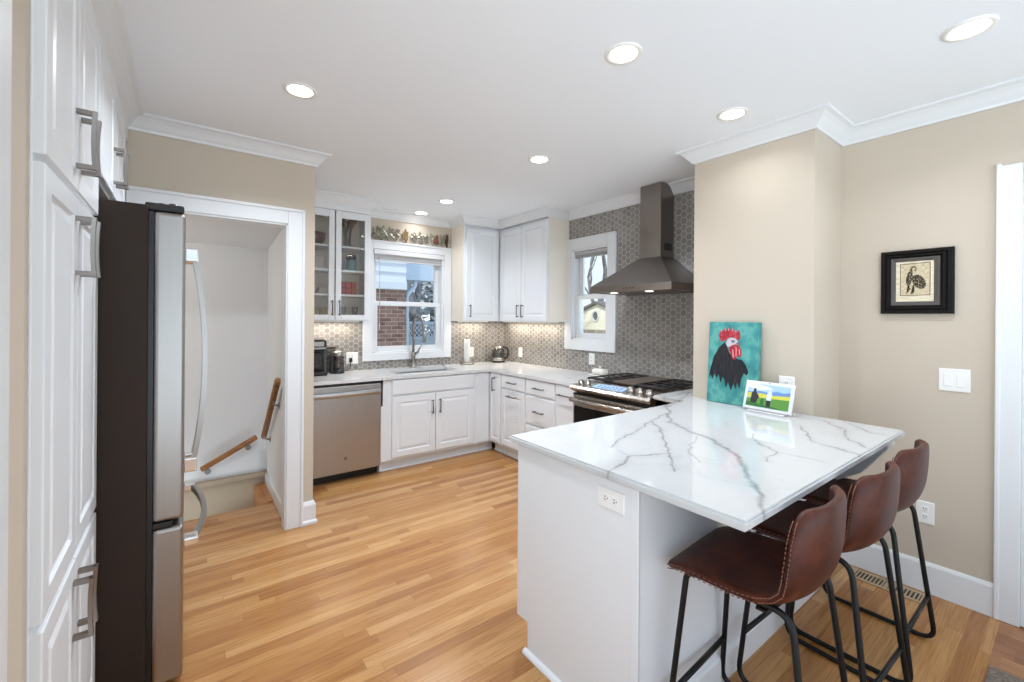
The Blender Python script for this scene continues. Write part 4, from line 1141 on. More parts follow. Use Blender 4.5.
for x, y in ((2.83, 2.36), (2.83, 2.02)):
    bm = BM(); lathe(bm, [(0.001, -0.007), (0.03, -0.007), (0.034, -0.001), (0.001, -0.001)], (x, y, zr0), 20, False); obj('hood_lamp', bm, 'hood_lamp', cn)
bm = BM()
for k in range(4): cyl(bm, (HX0-0.002, 2.13+0.03*k, 1.675), (HX0+0.002, 2.13+0.03*k, 1.675), 0.006, 10)
obj('buttons', bm, 'black', cn)

# ------------------------------------------------------------------ peninsula
t = thing('peninsula_cabinet', 'white peninsula base cabinet under the veined quartz top', 'cabinet', (1.95, 1.2, 0))
bm = BM()
prism(bm, [(1.18, 0.889, 0.0), (1.18, 1.44, 0.0), (1.18, 1.44, 0.132), (1.18, 1.514, 0.132), (1.18, 1.514, 0.883), (1.18, 0.889, 0.883)], (0.02, 0, 0))
obj('end_panel', bm, 'pen', t)
bm = BM(); box(bm, 1.20, XB-0.002, 0.895, 1.50, 0.125, 0.883); box(bm, 1.20, XB-0.002, 0.895, 1.44, 0, 0.125); obj('carcass', bm, 'pen', t)
bm = BM(); box(bm, 1.18, XB-0.004, 0.874, 0.8885, 0.0, 0.883, 0.001); obj('back_panel', bm, 'pen', t)
bm = BM()
box(bm, 1.176, 1.185, 0.874, 0.905, 0.0, 0.883, 0.002); obj('corner_post', bm, 'pen', t)
bm = BM()
QR = [(0, 0.001), (0.018, 0.001), (0.017, 0.008), (0.012, 0.015), (0, 0.020)]
sweep(bm, [(1.18, 0.874), (1.18, 1.455)][::-1], QR); 
obj('shoe_moulding', bm, 'trim', t)
bm = BM(); sweep(bm, [(XB-0.003, 0.874), (1.178, 0.874)], [(-o, z) for o, z in [(0, 0.001), (0.012, 0.001), (0.012, 0.10), (0.006, 0.112), (0, 0.115)]]); obj('base_moulding', bm, 'trim', t)
bm = BM(); prism(bm, [(2.60, 0.874, 0.883), (2.60, 0.56, 0.883), (2.60, 0.56, 0.84), (2.60, 0.66, 0.70), (2.60, 0.874, 0.56)], (0.125, 0, 0)); obj('support_bracket', bm, 'pen', t)
FK = fp('Y+', 1.50)
for a0, a1 in ((1.21, 1.70), (1.705, 2.19)):
    bm = BM(); raised_door(bm, FK, a0, a1, 0.14, 0.70); obj('door', bm, 'pen', t)
    bm = BM(); slab_front(bm, FK, a0, a1, 0.715, 0.872); obj('drawer', bm, 'pen', t)
t = thing('base_cabinet', 'white base cabinet hidden behind the range corner', 'cabinet', (2.9, 1.68, 0))
bpy.data.objects.remove(t)
PY0, PY1 = 0.525, 1.542
bm = BM()
poly = [(1.149, PY0), (XB-0.001, PY0), (XB-0.001, YF+0.002), (xb, YF+0.002), (xb, 1.794), (2.56, 1.794), (2.56, PY1), (1.149, PY1)]
prism(bm, [(x, y, 0.884) for x, y in poly], (0, 0, 0.03))
es = [ed for ed in bm.edges if all(abs(v.co.z-ZC) < 1e-4 for v in ed.verts) or all(abs(v.co.z-0.884) < 1e-4 for v in ed.verts)]
bmesh.ops.bevel(bm, geom=es, offset=0.007, segments=4, affect='EDGES')
single('peninsula_countertop', bm, 'quartz_v', 'white quartz peninsula top with grey veins', 'countertop', (1.9, 1.03, 0.884))

# ------------------------------------------------------------------ outlets and switches
def outlet(F, a, b, label, horiz=False, rocker=0, w=0.072, h=0.116, duplex=True, name='wall_outlet', cat='outlet'):
    c = F(a, b, 0)
    t = thing(name, label, cat, c)
    if horiz: w, h = h, w
    bm = BM(); rings(bm, F, a-w/2, a+w/2, b-h/2, b+h/2, [(0, 0), (0, 0.003), (0.003, 0.006)]); obj('cover_plate', bm, 'plate', t)
    if rocker:
        for k in range(rocker):
            p = a+(k-(rocker-1)/2)*0.046
            bm = BM(); rings(bm, F, p-0.016, p+0.016, b-0.033, b+0.033, [(0, 0.005), (0, 0.007), (0.002, 0.009)]); obj('rocker', bm, 'plate', t)
    elif duplex:
        for s in (-1, 1):
            pa, pb = (a+s*0.02, b) if horiz else (a, b+s*0.02)
            bm = BM(); rings(bm, F, pa-0.014, pa+0.014, pb-0.014, pb+0.014, [(0, 0.005), (0, 0.0075), (0.003, 0.008)]); r = obj('receptacle', bm, 'plate', t)
            bm = BM()
            for q in (-0.005, 0.005):
                A = F(pa+(q if not horiz else 0.004)-0.001, pb+(0.004 if not horiz else q)-0.001, 0.0081)
                if horiz: rings(bm, F, pa-0.002, pa+0.006, pb+q-0.0013, pb+q+0.0013, [(0, 0.0078), (0, 0.0085)])
                else: rings(bm, F, pa+q-0.0013, pa+q+0.0013, pb-0.002, pb+0.006, [(0, 0.0078), (0, 0.0085)])
            rings(bm, F, pa-0.002-(0.008 if horiz else 0), pa+0.002-(0.008 if horiz else 0), pb-0.002-(0 if horiz else 0.008), pb+0.002-(0 if horiz else 0.008), [(0, 0.0078), (0, 0.0085)])
            obj('slot', bm, 'slot', r)
    return t
FT1 = fp('Y-', YB-0.008); FT2 = fp('X-', XH-0.008)
outlet(FT1, 1.366, 1.015, 'double width white outlet plate by the coffee grinder', w=0.116)
outlet(FT1, 2.775, 1.02, 'white outlet behind the paper towel roll')
outlet(FT2, 4.173, 1.02, 'white outlet on the tile right of the kettle')
outlet(FT2, 3.01, 1.03, 'white outlet on the tile under the range wall window')
outlet(fp('X-', XB), 1.033, 1.055, 'white outlet on the chase behind the tablet', w=0.08)
outlet(fp('X-', XR), 0.521, 0.418, 'white outlet low on the right wall behind the stools')
outlet(fp('X-', XR), 0.415, 1.131, 'white double rocker switch on the right wall', rocker=2, w=0.116, name='light_switch', cat='switch')
outlet(fp('X-', 1.18), 0.99, 0.81, 'white outlet on the end of the peninsula', horiz=True)

# ------------------------------------------------------------------ counter things
t = thing('coffee_maker', 'black pod coffee maker at the left end of the counter', 'coffee maker', (0.98, 4.33, CT))
bm = BM(); box(bm, 0.90, 1.06, 4.22, 4.45, CT+0.001, CT+0.035, 0.01, 3); obj('drip_tray', bm, 'black', t)
bm = BM(); box(bm, 0.90, 1.06, 4.37, 4.45, CT+0.03, CT+0.30, 0.012, 3); obj('body', bm, 'black', t)
bm = BM(); box(bm, 0.905, 1.055, 4.225, 4.45, CT+0.225, CT+0.335, 0.025, 4); hd = obj('brew_head', bm, 'black', t)
bm = BM(); box(bm, 0.918, 1.042, 4.215, 4.235, CT+0.245, CT+0.262, 0.004); box(bm, 0.93, 1.03, 4.222, 4.23, CT+0.27, CT+0.315, 0.004); obj('silver_band', bm, 'steel', hd)
bm = BM(); box(bm, 0.915, 1.03, 4.34, 4.371, CT+0.06, CT+0.21, 0.006); obj('water_tank', bm, 'tank', t)
t = thing('coffee_grinder', 'black coffee grinder with a clear bean hopper', 'coffee grinder', (1.19, 4.36, CT))
bm = BM(); lathe(bm, [(0.058, 0.001), (0.06, 0.008), (0.054, 0.05), (0.05, 0.05)], (1.19, 4.36, CT), 24); obj('base', bm, 'black', t)
bm = BM(); lathe(bm, [(0.050, 0.052), (0.052, 0.06), (0.052, 0.16), (0.046, 0.165)], (1.19, 4.36, CT), 24); obj('hopper', bm, 'grind_glass', t, True)
bm = BM(); lathe(bm, [(0.042, 0.053), (0.044, 0.07), (0.044, 0.13), (0.03, 0.14)], (1.19, 4.36, CT), 20); obj('beans', bm, 'coffee', t, True)
bm = BM(); lathe(bm, [(0.053, 0.167), (0.054, 0.175), (0.05, 0.20), (0.03, 0.215), (0.012, 0.218)], (1.19, 4.36, CT), 24); obj('lid', bm, 'steel', t, True)
bm = BM(); box(bm, 1.115, 1.15, 4.33, 4.39, CT+0.001, CT+0.17, 0.012, 3); obj('motor_housing', bm, 'black', t)
t = thing('clear_canister', 'clear canister with a dark flat lid behind the coffee grinder', 'canister', (1.12, 4.44, CT))
bm = BM(); box(bm, 1.07, 1.185, 4.42, 4.495, CT+0.001, CT+0.235, 0.01); obj('jar_body', bm, 'clear', t)
bm = BM(); box(bm, 1.066, 1.189, 4.416, 4.499, CT+0.236, CT+0.25, 0.004); obj('lid', bm, 'dark_lid', t)
bm = BM(); tube(bm, fillet([(1.25, 4.37, CT+0.02), (1.30, 4.40, CT+0.01), (1.34, 4.47, CT+0.05), (1.345, 4.49, CT+0.10)], 0.05), 0.004, 8); box(bm, 1.332, 1.358, 4.465, 4.498, CT+0.085, CT+0.13, 0.005)
single('power_cord', bm, 'black', 'black power cord plugged in beside the coffee grinder', 'cord', (1.30, 4.42, CT))
t = thing('paper_towel_holder', 'steel paper towel holder with a white roll by the window', 'paper towel holder', (2.655, 4.40, CT))
c = (2.655, 4.40, CT)
bm = BM(); lathe(bm, [(0.085, 0.001), (0.085, 0.012), (0.08, 0.02), (0.012, 0.024)], c, 28); obj('base', bm, 'steel', t, False)
bm = BM(); lathe(bm, [(0.006, 0.02), (0.006, 0.305), (0.014, 0.308), (0.016, 0.318), (0.008, 0.33)], c, 14); obj('rod', bm, 'faucet', t, True)
bm = BM(); lathe(bm, [(0.034, 0.026), (0.036, 0.028), (0.036, 0.29), (0.034, 0.292), (0.018, 0.292)], c, 28); obj('paper_roll', bm, 'paper', t, True)
c = (3.095, 4.385, CT)
t = thing('electric_kettle', 'glass and steel electric kettle in the counter corner', 'kettle', c)
bm = BM(); lathe(bm, [(0.076, 0.001), (0.078, 0.01), (0.076, 0.018), (0.074, 0.02)], c, 28); obj('base', bm, 'black', t)
bm = BM(); lathe(bm, [(0.074, 0.021), (0.076, 0.025), (0.076, 0.055), (0.073, 0.058)], c, 28); obj('heater_band', bm, 'steel_r', t, True)
bm = BM(); lathe(bm, [(0.074, 0.059), (0.076, 0.075), (0.068, 0.15), (0.058, 0.17)], c, 28); obj('glass_body', bm, 'tank', t, True)
bm = BM(); lathe(bm, [(0.059, 0.171), (0.058, 0.185), (0.045, 0.20), (0.012, 0.205)], c, 28); obj('lid', bm, 'steel_r', t, True)
dx, dy = 0.75, -0.66
def kp(r, z): return (c[0]+dx*r, c[1]+dy*r, CT+z)
bm = BM(); tube(bm, fillet([kp(0.05, 0.19), kp(0.105, 0.185), kp(0.125, 0.13), kp(0.105, 0.06), kp(0.07, 0.05)], 0.04), 0.012, 12); obj('handle', bm, 'black', t)
bm = BM(); prism(bm, [(c[0]-0.045, c[1]+0.03, CT+0.168), (c[0]-0.08, c[1]+0.055, CT+0.185), (c[0]-0.045, c[1]+0.05, CT+0.168)], (0, -0.012, -0.02)); obj('spout', bm, 'steel_r', t)
c = (3.16, 2.80, CT)
t = thing('butter_dish', 'white covered butter dish on the counter left of the range', 'butter dish', c)
bm = BM(); box(bm, 3.10, 3.22, 2.70, 2.90, CT+0.001, CT+0.012, 0.005); obj('tray', bm, 'white_cer', t)
bm = BM(); box(bm, 3.115, 3.205, 2.72, 2.88, CT+0.012, CT+0.07, 0.028, 5); lid = obj('lid', bm, 'white_cer', t, True)
bm = BM(); lathe(bm, [(0.006, 0.068), (0.007, 0.078), (0.013, 0.085), (0.012, 0.095), (0.004, 0.099)], c, 14); obj('knob', bm, 'white_cer', lid, True)

# ------------------------------------------------------------------ metal bird sculptures above the sink window
def leaf(bm, cx, cz, l, w, ang, y):
    u = Vector((math.sin(ang), 0, math.cos(ang))); v = Vector((math.cos(ang), 0, -math.sin(ang)))
    c0 = Vector((cx, y, cz)); R = []
    for k in range(9):
        t_ = -1+2*k/8; ww = w*math.sqrt(max(0.02, 1-t_*t_))*(1-0.25*t_)
        R.append((c0+u*l*t_-v*ww, c0+u*l*t_+Vector((0, -0.006, 0)), c0+u*l*t_+v*ww))
    A = [[bm.verts.new(p) for p in r] for r in R]
    B = [[bm.verts.new(p+Vector((0, 0.003, 0))) for p in r] for r in R]
    for X, sgn in ((A, 1), (B, -1)):
        for r, s in zip(X, X[1:]):
            for j in range(2): bm.faces.new([r[j], r[j+1], s[j+1], s[j]] if sgn > 0 else [r[j], s[j], s[j+1], r[j+1]])
    for (r, s), (rb, sb) in zip(zip(A, A[1:]), zip(B, B[1:])):
        for j in (0, 2): bm.faces.new([r[j], s[j], sb[j], rb[j]])
t = thing('wall_sculpture', 'strip of metal leaf and bird cutouts above the sink window', 'wall art', (2.0, YB-0.012, 2.26))
rnd = random.Random(2)
def zl(x): return 2.322-0.008*(x-1.56)/0.9
bm = BM(); tube(bm, [(1.555, YB-0.016, 2.338), (2.475, YB-0.016, 2.334)], 0.003, 6); tube(bm, [(1.555, YB-0.016, 2.312), (2.475, YB-0.016, 2.302)], 0.003, 6); obj('wire', bm, 'metal_leaf_a', t)
for x, mt, hgt, n in ((1.60, 'metal_leaf_a', .075, 4), (1.665, 'metal_leaf_a', .085, 5), (1.735, 'metal_leaf_a', .08, 4), (1.82, 'metal_leaf_a', .07, 4), (1.925, 'metal_leaf_b', .075, 4), (2.03, 'metal_leaf_a', .06, 3), (2.095, 'metal_leaf_a', .07, 3), (2.165, 'metal_leaf_a', .06, 3), (2.24, 'metal_leaf_a', .07, 4), (2.30, 'metal_leaf_d', .06, 3), (2.35, 'metal_leaf_a', .065, 4), (2.425, 'metal_leaf_c', .085, 4)):
    bm = BM()
    sprd = 0.35 if mt in ('metal_leaf_b', 'metal_leaf_c') else 0.9
    leaf(bm, x, 2.318, hgt, 0.020 if mt != 'metal_leaf_c' else 0.014, rnd.uniform(-.2, .2), YB-0.024)
    for k in range(n-1):
        a = (-1)**k*rnd.uniform(0.3, 1.0)*sprd
        leaf(bm, x+rnd.uniform(-.018, .018), 2.322+rnd.uniform(-.02, .02), hgt*rnd.uniform(0.55, 0.85), rnd.uniform(0.010, 0.018), a, YB-0.026-0.003*k)
    obj('metal_cutout', bm, mt, t)

# ------------------------------------------------------------------ rooster canvas
class Tilt:
    """upright board facing -X: a runs toward -Y (to the viewer's right), b up the board, n out"""
    def __init__(s, x, y, z, tilt, yaw=0.0):
        s.o = Vector((x, y, z)); t_ = math.radians(tilt)
        s.A = Vector((-math.sin(yaw), -math.cos(yaw), 0)); N = Vector((-math.cos(yaw), math.sin(yaw), 0))
        s.B = Vector((0, 0, 1))*math.cos(t_)-N*math.sin(t_); s.N = N*math.cos(t_)+Vector((0, 0, 1))*math.sin(t_)
    def __call__(s, a, b, n): return tuple(s.o+s.A*a+s.B*b+s.N*n)
def flat(bm, F, pts, n0, n1):
    P = [F(a, b, n0) for a, b in pts]
    prism(bm, P, Vector(F(0, 0, n1))-Vector(F(0, 0, n0)))
    bmesh.ops.triangulate(bm, faces=[f for f in bm.faces if len(f.verts) > 4])
FC = Tilt(2.668, 1.472, ZC+0.002, 3.2, 0.03)
cw, chh = 0.308, 0.502
t = thing('rooster_painting', 'turquoise canvas painted with a black rooster, leaning on the chase', 'painting', FC(cw/2, 0, 0))
bm = BM(); rings(bm, FC, 0, cw, 0, chh, [(0, -0.03), (0, -0.002), (0.002, 0)]); obj('canvas', bm, 'canvas', t)
def zc_(x, y):
    a = (x-68)/365
    b = 1-(y-55)/(560+50*a)
    return (a*cw, b*chh)
def art(name, pts, mat, n, parent=None):
    bm = BM(); flat(bm, FC, [zc_(*p) for p in pts], n-0.0008, n); return obj(name, bm, mat, parent or t)
art('painted_feathers', [(190, 200), (150, 238), (112, 305), (88, 395), (80, 452), (95, 430), (108, 462), (124, 425), (140, 458), (155, 428), (172, 490), (186, 445), (203, 470), (212, 525), (228, 480), (250, 545), (268, 490), (282, 532), (295, 485), (313, 528), (322, 460), (340, 418), (358, 436), (371, 410), (350, 358), (325, 325), (290, 318), (255, 300), (228, 270), (208, 225)], 'feather', 0.0012)
art('painted_comb', [(152, 170), (145, 150), (157, 128), (160, 105), (172, 122), (190, 98), (200, 118), (214, 92), (228, 116), (244, 90), (255, 120), (270, 108), (284, 128), (296, 110), (303, 140), (306, 168), (290, 186), (260, 168), (232, 163), (207, 180), (178, 196), (158, 186)], 'comb', 0.0016)
art('painted_face', [(203, 207), (215, 178), (240, 166), (270, 170), (288, 188), (290, 216), (258, 218), (238, 238), (214, 228)], 'face', 0.0020)
art('painted_wattle', [(228, 232), (246, 222), (275, 212), (303, 228), (318, 262), (319, 298), (302, 305), (292, 292), (277, 323), (256, 320), (246, 287), (226, 256)], 'comb', 0.0024)
bm = BM()
for pts in ([(160, 120), (164, 105), (168, 122)], [(190, 118), (193, 98), (199, 120)], [(214, 116), (217, 92), (224, 118)], [(242, 118), (246, 90), (251, 120)], [(268, 125), (271, 110), (277, 128)], [(252, 250), (258, 248), (264, 310), (256, 305)], [(276, 235), (282, 235), (284, 300), (278, 300)], [(300, 245), (305, 248), (309, 290), (303, 288)]):
    flat(bm, FC, [zc_(*p) for p in pts], 0.0022, 0.0028)
obj('painted_highlights', bm, 'pink', t)
art('painted_beak', [(276, 204), (304, 194), (312, 212), (290, 221)], 'beak', 0.0028)
art('painted_eye', [(238, 186), (262, 184), (272, 198), (250, 203)], 'beak', 0.0026)

# ------------------------------------------------------------------ smart display
FD = Tilt(2.590, 1.213, ZC+0.012, 17, 0.075)
dw, dh = 0.262, 0.163
t = thing('smart_display', 'white smart display showing two people in a green field', 'tablet', (2.65, 1.08, ZC))
bm = BM(); rings(bm, FD, 0, dw, 0, dh, [(0.004, -0.012), (0, -0.008), (0, -0.003), (0.003, 0)]); bz = obj('bezel', bm, 'led', t)
bm = BM(); prism(bm, [FD(0.03, 0.0, -0.013), FD(0.03, 0.10, -0.013), (FD(0.03, 0, 0)[0]+0.075, FD(0.03, 0, 0)[1], ZC+0.002), (FD(0.03, 0, 0)[0]-0.01, FD(0.03, 0, 0)[1], ZC+0.002)], (Vector(FD(0.20, 0, 0))-Vector(FD(0, 0, 0)))); obj('stand', bm, 'blind', t)
def scr(name, pts, mat, n):
    bm = BM(); flat(bm, FD, [(0.017+a*(dw-0.034), 0.017+b*(dh-0.034)) for a, b in pts], n-0.0003, n); return obj(name, bm, mat, sc)
bm = BM(); flat(bm, FD, [(0.017, 0.017), (dw-0.017, 0.017), (dw-0.017, dh-0.017), (0.017, dh-0.017)], 0.0002, 0.0006); sc = obj('screen', bm, 'scr_sky', t)
scr('screen_picture', [(0, 0.82), (0.3, 0.72), (0.62, 0.82), (0.5, 0.92), (0.2, 1), (0, 1)], 'scr_cloud', 0.0010)
scr('screen_picture', [(0, 0.55), (1, 0.55), (1, 0.78), (0.85, 0.72), (0.7, 0.76), (0.5, 0.66), (0.3, 0.70), (0.1, 0.62), (0, 0.64)], 'scr_hill', 0.0011)
scr('screen_picture', [(0, 0.38), (1, 0.40), (1, 0.62), (0.6, 0.56), (0.3, 0.60), (0, 0.58)], 'scr_yel', 0.0013)
scr('screen_picture', [(0, 0), (1, 0), (1, 0.45), (0.6, 0.42), (0.3, 0.40), (0, 0.34)], 'scr_grn', 0.0015)
scr('screen_picture', [(0, 0), (0.9, 0), (0.7, 0.07), (0.35, 0.12), (0, 0.2)], 'scr_grn2', 0.0017)
scr('screen_person', [(0.10, 0.14), (0.11, 0.58), (0.15, 0.66), (0.15, 0.76), (0.18, 0.80), (0.215, 0.76), (0.21, 0.66), (0.255, 0.56), (0.31, 0.40), (0.28, 0.38), (0.24, 0.45), (0.24, 0.14)], 'scr_dark', 0.0020)
scr('screen_person', [(0.48, 0.32), (0.48, 0.58), (0.52, 0.66), (0.515, 0.76), (0.545, 0.79), (0.575, 0.75), (0.57, 0.66), (0.60, 0.58), (0.59, 0.32)], 'scr_pale', 0.0020)
scr('screen_person', [(0.49, 0.06), (0.48, 0.33), (0.59, 0.33), (0.585, 0.06), (0.555, 0.06), (0.54, 0.22), (0.52, 0.06)], 'scr_dark', 0.0022)
scr('screen_person', [(0.35, 0.06), (0.34, 0.30), (0.37, 0.40), (0.42, 0.38), (0.43, 0.06)], 'scr_grn2', 0.0019)
bm = BM(); cyl(bm, FD(dw/2, dh-0.008, 0), FD(dw/2, dh-0.008, 0.0008), 0.0028, 12); obj('camera_lens', bm, 'slot', bz)

# ------------------------------------------------------------------ framed print
FQ = Tilt(XR-0.002, 0.707, 1.471, 0)
fw, fh = 0.292, 0.343
t = thing('framed_print', 'small bird print in a wide black frame on the right wall', 'picture', FQ(fw/2, 0, 0))
def fring(bm, o, steps):
    a0, b0, a1, b1 = o
    R = [[bm.verts.new(FQ(a0+i*q[0], b0+i*q[1], n)) for q in ()] for i, n in ()]
bm = BM()
ax0, ax1, by0, by1 = 0.062, 0.214, 0.067, 0.283     # art opening
def nest(bm, steps):
    R = []
    for f, n in steps:
        a0, a1, b0, b1 = ax0*f, fw-(fw-ax1)*f, by0*f, fh-(fh-by1)*f
        R.append([bm.verts.new(FQ(*q)) for q in ((a0, b0, n), (a1, b0, n), (a1, b1, n), (a0, b1, n))])
    for A, B in zip(R, R[1:]):
        for k in range(4): bm.faces.new([A[k], A[(k+1) % 4], B[(k+1) % 4], B[k]])
    return R
nest(bm, [(0, 0), (0, 0.022), (0.08, 0.028), (0.28, 0.028), (0.36, 0.022), (0.42, 0.026), (0.52, 0.026), (0.66, 0.014), (0.68, 0.006)]); obj('frame', bm, 'frame', t, recalc=False)
bm = BM(); nest(bm, [(0.66, 0.013), (0.70, 0.016), (0.80, 0.016), (0.86, 0.012), (0.92, 0.012), (0.98, 0.008), (1.0, 0.004)]); obj('inner_frame', bm, 'frame2', t, recalc=False)
bm = BM(); flat(bm, FQ, [(ax0-0.004, by0-0.004), (ax1+0.004, by0-0.004), (ax1+0.004, by1+0.004), (ax0-0.004, by1+0.004)], 0.003, 0.0045); pp = obj('print_paper', bm, 'print', t)
def za(x, y): return (ax0+(x-172)/318*(ax1-ax0), by0+(528-y)/322*(by1-by0))
bm = BM(); flat(bm, FQ, [za(*p) for p in ((210, 478), (460, 478), (460, 225), (210, 225))], 0.0046, 0.005); obj('print_ground', bm, 'print_in', pp)
bm = BM()
for p in ([(207, 482), (463, 482), (463, 477), (207, 477)], [(207, 229), (463, 224), (463, 219), (207, 224)], [(207, 482), (213, 482), (213, 224), (207, 224)], [(457, 482), (463, 482), (463, 220), (457, 220)]):
    flat(bm, FQ, [za(*q) for q in p], 0.0048, 0.0055)
for p in ([(300, 262), (318, 247), (340, 252), (340, 258), (320, 256), (306, 268)], [(335, 272), (350, 262), (345, 280), (337, 290), (332, 282)]): flat(bm, FQ, [za(*q) for q in p], 0.0048, 0.006)
obj('print_border', bm, 'ink_solid', pp)
bm = BM()
def ell(cx, cy, rx, ry, a):
    return [(cx+rx*math.cos(q)*math.cos(a)-ry*math.sin(q)*math.sin(a), cy+rx*math.cos(q)*math.sin(a)+ry*math.sin(q)*math.cos(a)) for q in [2*PI*k/20 for k in range(20)]]
for k_, P_ in enumerate((ell(368, 372, 68, 46, 0.75), ell(284, 352, 24, 52, 0.15), ((296, 262), (312, 268), (306, 300), (316, 330), (300, 345), (272, 330), (270, 306), (284, 286)),
           ((276, 396), (288, 398), (296, 425), (282, 448), (262, 464), (254, 460), (274, 444), (284, 424)), ((318, 396), (330, 400), (332, 440), (324, 464), (302, 468), (298, 462), (316, 456), (320, 438)),
           ((300, 262), (308, 248), (328, 244), (344, 252), (350, 268), (342, 268), (336, 256), (322, 252), (312, 256), (308, 266)))):
    flat(bm, FQ, [za(*q) for q in P_], 0.0051, 0.0060+0.0002*k_)
obj('printed_bird', bm, 'ink', pp)

# ------------------------------------------------------------------ stair handrails
def handrail(name, a, b, wall_dir, label, n=(0.12, 0.85)):
    a, b = Vector(a), Vector(b)
    t = thing('handrail', label, 'handrail', tuple((a+b)/2), 'stair handrails')
    bm = BM(); tube(bm, [a, a+(b-a)*0.02, a+(b-a)*0.98, b], 0.022, 12, rs=[0.017, 0.022, 0.022, 0.017]); obj('rail', bm, 'oak', t)
    for k in n:
        p = a+(b-a)*k; w = Vector(wall_dir)
        bm = BM(); tube(bm, fillet([p+Vector((0, 0, -0.018)), p+Vector((0, 0, -0.055)), p+w+Vector((0, 0, -0.065))], 0.02), 0.006, 8)
        q = p+w+Vector((0, 0, -0.065)); cyl(bm, q, q-w.normalized()*0.006, 0.022, 14); obj('bracket', bm, 'faucet', t)
handrail('a', (0.115, 4.19, 0.225), (0.495, 4.19, 0.425), (0, 0.06, 0), 'oak handrail sloping down the stairwell back wall')
handrail('b', (0.535, 4.12, 0.43), (0.535, 3.46, 0.985), (0.04, 0, 0), 'oak handrail on the stairwell right wall', (0.1, 0.72))
# unseen fill lamp added to brighten the stairwell
t = thing('stair_fill', 'added round fill lamp, unseen over the basement stairs', 'ceiling light', (-0.9, 3.8, 2.0))
bm = BM(); lathe(bm, [(0.10, 0.03), (0.11, 0.02), (0.11, -0.02), (0.06, -0.05), (0.001, -0.055)], (-0.9, 3.8, 2.0), 24, False); obj('shade', bm, glow('stair_fill_glow', (1, 0.96, 0.9), 3.0), t, True)
ld = bpy.data.lights.new('stair_fill_light', 'POINT'); ld.energy = 9; ld.shadow_soft_size = 0.1; ld.color = (1, 0.97, 0.93)
lo = bpy.data.objects.new('stair_fill_light', ld); COL.objects.link(lo); lo.parent = t; lo.location = (0, 0, -0.16)

# ------------------------------------------------------------------ floor register and mat
t = thing('floor_register', 'tan metal floor vent beside the right baseboard', 'floor vent', (3.045, 0.655, 0))
x0, x1, y0, y1 = 2.985, 3.105, 0.495, 0.815
bm = BM()
box(bm, x0, x1, y0, y0+0.022, 0.0005, 0.005, 0.001); box(bm, x0, x1, y1-0.022, y1, 0.0005, 0.005, 0.001)
box(bm, x0, x0+0.02, y0+0.022, y1-0.022, 0.0005, 0.005, 0.001); box(bm, x1-0.02, x1, y0+0.022, y1-0.022, 0.0005, 0.005, 0.001)
obj('frame', bm, 'register', t)
bm = BM(); K = 17
for k in range(K):
    y = y0+0.022+(y1-y0-0.044)*(k+0.5)/K
    box(bm, x0+0.02, x1-0.02, y-0.0035, y+0.0035, 0.001, 0.0045)
box(bm, x0+0.02, x1-0.02, (y0+y1)/2-0.008, (y0+y1)/2+0.008, 0.001, 0.0047)
obj('grille', bm, 'register', t)
bm = BM(); box(bm, x0+0.02, x1-0.02, y0+0.022, y1-0.022, 0.0006, 0.0009); obj('duct', bm, 'slot', t)
bm = BM(); box(bm, 2.10, 2.672, -0.5, 0.243, 0.001, 0.009, 0.003)
single('floor_mat', bm, 'rug', 'grey brown woven mat at the lower right corner', 'mat', (2.38, -0.13, 0.0))

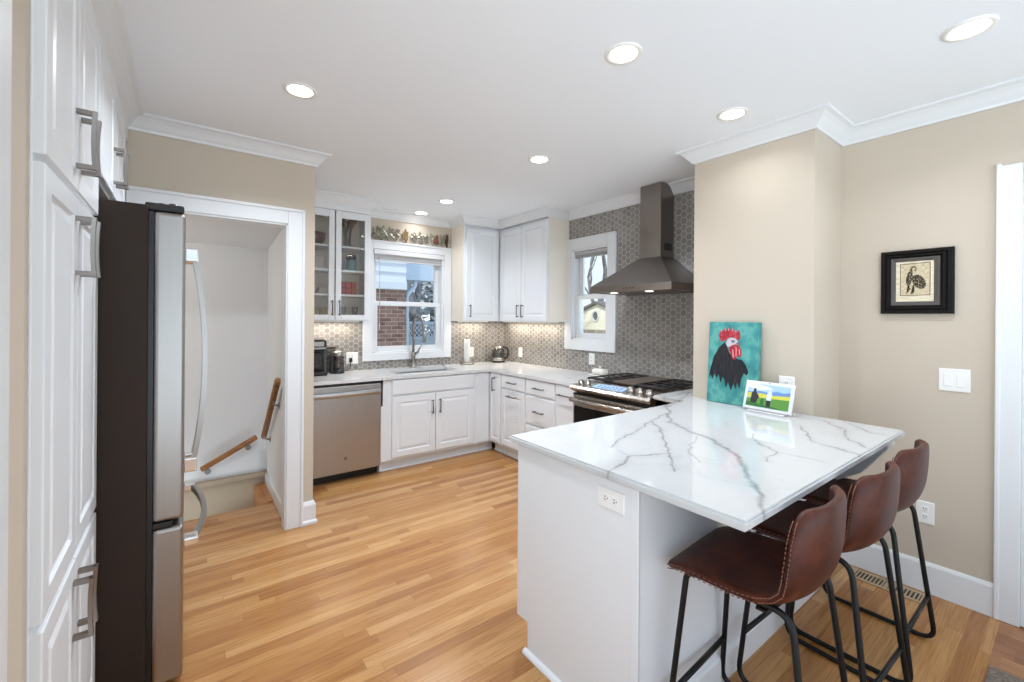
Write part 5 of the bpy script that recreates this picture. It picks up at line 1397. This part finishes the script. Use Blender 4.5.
# ------------------------------------------------------------------ bar stools
def stool():
    t = thing('bar_stool', '', 'stool', (0, 0, 0), 'leather counter stools at the peninsula')
    ZT = 0.598
    for s in (-1, 1):
        FT = Vector((s*0.164, 0.150, ZT+0.006)); FBm = Vector((s*0.212, 0.200, 0.011)); RB = Vector((s*0.212, -0.227, 0.011)); RT = Vector((s*0.168, -0.155, ZT+0.018))
        bm = BM(); tube(bm, fillet([FT, FBm, RB, RT], [0.03, 0.06, 0.06, 0.055], True, 7), 0.0095, 10, True); obj('side_frame', bm, 'tube_black', t)
        bm = BM()
        for y in (0.16, -0.16): cyl(bm, (s*0.212, y, 0.0), (s*0.212, y, 0.006), 0.008, 10)
        obj('foot_pad', bm, 'black', t)
    def lerpz(a, b, z): k = (z-a[2])/(b[2]-a[2]); return tuple(a[i]+(b[i]-a[i])*k for i in range(3))
    L = lerpz((-0.169, 0.150, 0.6), (-0.212, 0.200, 0.01), 0.196); bm = BM(); cyl(bm, L, (-L[0], L[1], L[2]), 0.0095, 10); obj('footrest', bm, 'tube_black', t)
    L = lerpz((-0.172, -0.150, 0.57), (-0.212, -0.227, 0.01), 0.198); bm = BM(); cyl(bm, L, (-L[0], L[1], L[2]), 0.0085, 10); obj('rear_stretcher', bm, 'tube_black', t)
    bm = BM(); box(bm, -0.165, 0.165, 0.07, 0.10, ZT-0.002, ZT+0.006, 0.001); box(bm, -0.165, 0.165, -0.09, -0.06, ZT-0.012, ZT-0.004, 0.001); obj('seat_bracket', bm, 'tube_black', t)
    prof = [(.205, .596, .178, 0, 0), (.199, .612, .196, 0, 0), (.165, .623, .204, .002, 0), (.11, .626, .210, .004, 0), (.04, .624, .214, .008, 0), (-.03, .621, .216, .014, .002), (-.09, .623, .217, .022, .008), (-.142, .636, .217, .028, .020), (-.180, .666, .216, .022, .036), (-.200, .710, .213, .012, .050), (-.210, .764, .207, .004, .056), (-.215, .820, .198, .000, .058), (-.218, .866, .187, -.004, .056), (-.218, .900, .170, -.010, .052), (-.216, .914, .140, -.006, .046)]
    N = 12; grid = []
    bm = BM()
    for (y, z, w, lz, ly) in prof:
        row = []
        for k in range(N+1):
            u = -1+2*k/N; q = abs(u)**2.4
            row.append(bm.verts.new((u*w, y+ly*q, z+lz*q)))
        grid.append(row)
    for A, B in zip(grid, grid[1:]):
        for k in range(N): f = bm.faces.new([A[k], A[k+1], B[k+1], B[k]]); f.smooth = True
    edge = [[(v.co.copy()) for v in (r[0], r[-1])] for r in grid]
    top = [v.co.copy() for v in grid[-1]]
    bmesh.ops.recalc_face_normals(bm, faces=bm.faces[:])
    o = obj('seat', bm, 'leather', t, True, False)
    so = o.modifiers.new('thickness', 'SOLIDIFY'); so.thickness = 0.028; so.offset = 0.0
    sb = o.modifiers.new('smooth', 'SUBSURF'); sb.levels = 2; sb.render_levels = 2
    # running stitch just inside each rim
    for s in (0, 1):
        bm = BM()
        pts = []
        for i in range(1, len(edge)-1):
            c0 = edge[i][s]; pts.append(Vector((c0.x*0.985, c0.y, c0.z)))
        fine = []
        for a, b in zip(pts, pts[1:]):
            for k in range(4): fine.append(a+(b-a)*k/4)
        for i in range(0, len(fine)-1):
            a, b = fine[i], fine[i+1]
            tan = (b-a).normalized(); side = Vector((1 if s else -1, 0, 0)); up = tan.cross(side)*(1 if s else -1)
            m = a+(b-a)*0.5
            for sg in (1, -1):
                base = m+side*0.0095
                tube(bm, [base-tan*0.004+up*0.006*sg, base+tan*0.004+up*0.006*sg], 0.0016, 5)
        obj('stitching', bm, 'stitch', o)
    return t
first = stool()
for i, (x, y, rz, lb) in enumerate(((1.500, 0.655, 0.06, 'brown leather counter stool nearest the camera, under the left end of the peninsula'), (1.970, 0.630, -0.03, 'middle one of the three brown leather counter stools at the peninsula'), (2.462, 0.633, 0.0, 'brown leather counter stool farthest right, beside the wall outlet'))):
    o = first if i == 0 else copy_tree(first)
    o.location = (x, y, 0); o.rotation_euler = (0, 0, rz)
    o['label'] = lb
